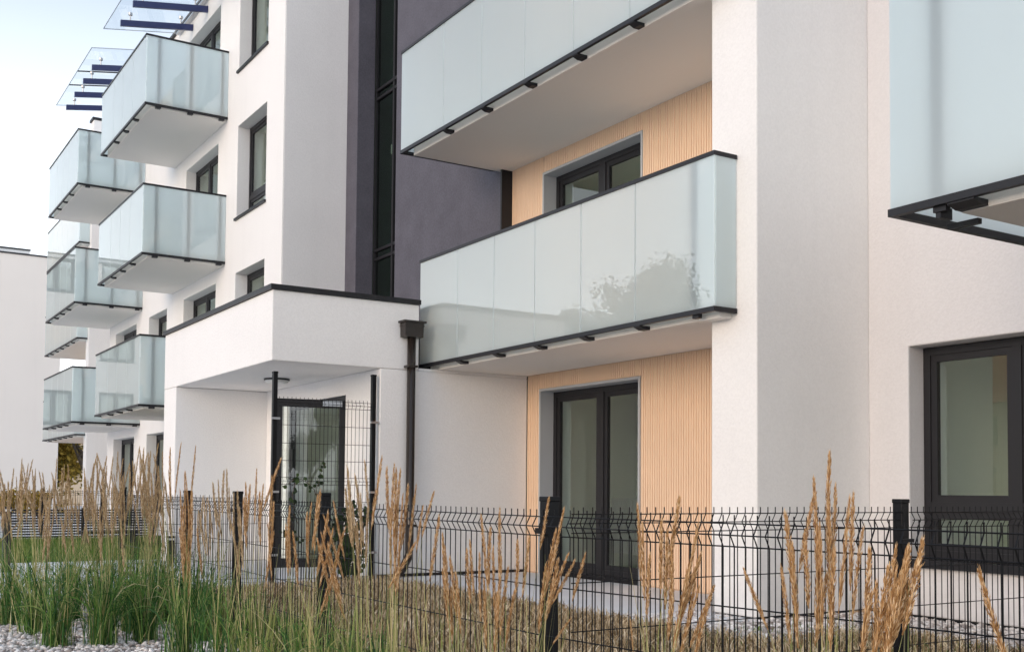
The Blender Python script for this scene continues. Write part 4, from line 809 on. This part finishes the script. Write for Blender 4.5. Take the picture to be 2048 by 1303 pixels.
def plume_mesh(seed, m):
    r = np.random.default_rng(seed); V = []; F = []
    bend = r.uniform(-0.05, 0.05, 2)
    def ax(t): return np.array([bend[0]*t*t, bend[1]*t*t, t])
    n = 230
    for i in range(n):
        t = (i/n)**0.9*0.93; a = i*2.39996+r.uniform(-.4, .4)
        prof = 0.030*(math.sin(math.pi*min(1, (t*0.86+0.14)))**0.7)*r.uniform(0.4, 1.5)+0.004
        L = r.uniform(0.07, 0.14)*(1-0.45*t)
        o = np.array([math.cos(a), math.sin(a), 0]); s = np.array([-math.sin(a), math.cos(a), 0])
        p0 = ax(t)+o*0.003; p1 = ax(t)+o*prof*0.75+np.array([0, 0, L*0.5]); p2 = ax(t)+o*prof+np.array([0, 0, L])
        w_ = r.uniform(0.0035, 0.008)
        b_ = len(V); V += [p0, p1+s*w_, p2, p1-s*w_]; F.append((b_, b_+1, b_+2, b_+3))
    # axis
    for k in range(6):
        t0, t1 = k/6-0.02, (k+1)/6; b_ = len(V)
        for t, rr in ((t0, 0.008*(1-k/7)), (t1, 0.008*(1-(k+1)/7))):
            for j in range(3): V.append(ax(t)+np.array([math.cos(j*2.1)*rr, math.sin(j*2.1)*rr, 0]))
        for j in range(3): F.append((b_+j, b_+(j+1) % 3, b_+3+(j+1) % 3, b_+3+j))
    me = bpy.data.meshes.new('plume'); me.from_pydata([tuple(v) for v in V], [], F); me.materials.append(MT[m]); return me
PM = {m: [plume_mesh(40+i, m) for i in range(6)] for m in ('plume', 'plumed')}
def ribbons(P0, P1, P2, w0, seg=5):
    """quadratic ribbons; arrays (n,3)"""
    n = len(P0); T = np.linspace(0, 1, seg+1)
    C = [(P0*(1-t)**2 + P1*2*t*(1-t) + P2*t*t) for t in T]
    d = P2-P0; side = np.cross(d, rng.normal(0, 1, (n, 3))+np.array([0, 0, 0.4])); side /= np.linalg.norm(side, axis=1)[:, None]+1e-9
    V = []
    for t, c in zip(T, C):
        wd = w0[:, None]*(1-t**2.2)*(0.65+0.35*min(1, t*4))+0.0003
        V += [c-side*wd, c+side*wd]
    V = np.stack(V, 1).reshape(-1, 3); st = 2*(seg+1); i = (np.arange(n)*st)[:, None]
    F = np.concatenate([np.stack([i[:, 0]+2*k, i[:, 0]+2*k+1, i[:, 0]+2*k+3, i[:, 0]+2*k+2], 1) for k in range(seg)])
    return V, F
for ci, (bx, by, kind, pl) in enumerate(CLUMPS):
    t = thing('reed_grass', LAB[ci], 'grass', (bx, by, G0), 'feather reed grasses along the street fence')
    left = kind == 'left'
    thin = 0.6 if ci == 9 else 1.0
    n = {'dry': 50, 'mix': 75, 'green': 105, 'orange': 150, 'left': 230}[kind]
    n = int(n*thin)
    spread = 0.10 if not left else 0.085
    hmax = {'dry': 0.5, 'mix': 0.66, 'green': 0.72, 'orange': 0.74, 'left': 0.80}[kind]
    base = np.column_stack([rng.normal(bx, spread*0.6, n), rng.normal(by, spread*0.6, n), np.full(n, G0)])
    az = rng.uniform(0, 2*np.pi, n); h = rng.uniform(0.3, 1.0, n)**1.25*hmax; out = rng.beta(1.3, 2.6, n)*(0.75 if left else 0.55)*h/hmax
    dirv_ = np.column_stack([np.cos(az), np.sin(az), np.zeros(n)])
    droop = rng.uniform(0, 1, n) < 0.34
    P1 = base + dirv_*(out*0.25)[:, None] + np.column_stack([np.zeros(n), np.zeros(n), h*np.where(droop, 0.95, 0.7)])
    P2 = base + dirv_*(out*np.where(droop, 1.7, 1.0))[:, None] + np.column_stack([np.zeros(n), np.zeros(n), h*np.where(droop, 0.55, 1.0)])
    V, F = ribbons(base, P1, P2, rng.uniform(0.0020, 0.0052, n), 6)
    tag(fast('foliage', V, F, 'blade' if kind in ('left', 'orange') else ('blade2' if kind in ('dry', 'mix') else ('blade2' if ci % 2 else 'blade')), t), kind='stuff')
    # stems up to each plume
    b0 = np.array([[bx+random.gauss(0, spread*0.4), by+random.gauss(0, spread*0.4), G0] for _ in pl])
    bot = np.array([[q[3], q[4], q[5]] for q in pl]); tip = np.array([[q[0], q[1], q[2]] for q in pl])
    d = (tip-bot); d /= np.linalg.norm(d, axis=1)[:, None]
    ln = np.linalg.norm(bot-b0, axis=1)[:, None]
    P1 = bot - d*ln*0.45
    V1, F1_ = ribbons(b0, P1, bot+d*0.01, np.full(len(pl), 0.0022), 7)
    mid = (b0+bot)/2
    sv = [V1]; sf = [F1_]; k0 = len(V1)
    V2, F2_ = ribbons(b0+0.002, P1+0.002, bot+d*0.01, np.full(len(pl), 0.0020), 7); sv.append(V2); sf.append(F2_+k0); k0 += len(V2)
    # extra bare stalks
    ne = 12 if kind == 'dry' else 16
    e0 = np.column_stack([rng.normal(bx, spread*0.5, ne), rng.normal(by, spread*0.5, ne), np.full(ne, G0)])
    a2 = rng.uniform(0, 2*np.pi, ne); e2 = e0 + np.column_stack([np.cos(a2)*0.13, np.sin(a2)*0.13, np.zeros(ne)])*rng.uniform(0.1, 1.3, (ne, 1)) + np.column_stack([np.zeros(ne), np.zeros(ne), rng.uniform(0.45, 0.95, ne)])
    V3, F3_ = ribbons(e0, (e0+e2)/2+np.array([0, 0, 0.06]), e2, np.full(ne, 0.0018), 5); sv.append(V3); sf.append(F3_+k0)
    tag(fast('stems', np.concatenate(sv), np.concatenate(sf), 'stem', t), kind='stuff')
    mk = 'plumed' if left or kind == 'green' and ci in (8, 12) else 'plume'
    for j, q in enumerate(pl):
        o = bpy.data.objects.new('plume', PM[mk][(j*5+ci) % 6]); col.objects.link(o); o.parent = t
        tv, bv = Vector(q[0:3]), Vector(q[3:6]); dv = tv-bv
        qr = dv.to_track_quat('Z', 'Y') @ Quaternion((0, 0, 1), random.uniform(0, 6.28))
        L = dv.length; wd = random.uniform(0.85, 1.35)*min(1.25, 0.27/L)
        o.matrix_parent_inverse = Matrix.Identity(4)
        o.location = bv - Vector((bx, by, G0)); o.rotation_mode = 'QUATERNION'; o.rotation_quaternion = qr
        o.scale = (L*wd*0.88, L*wd*0.88, L)
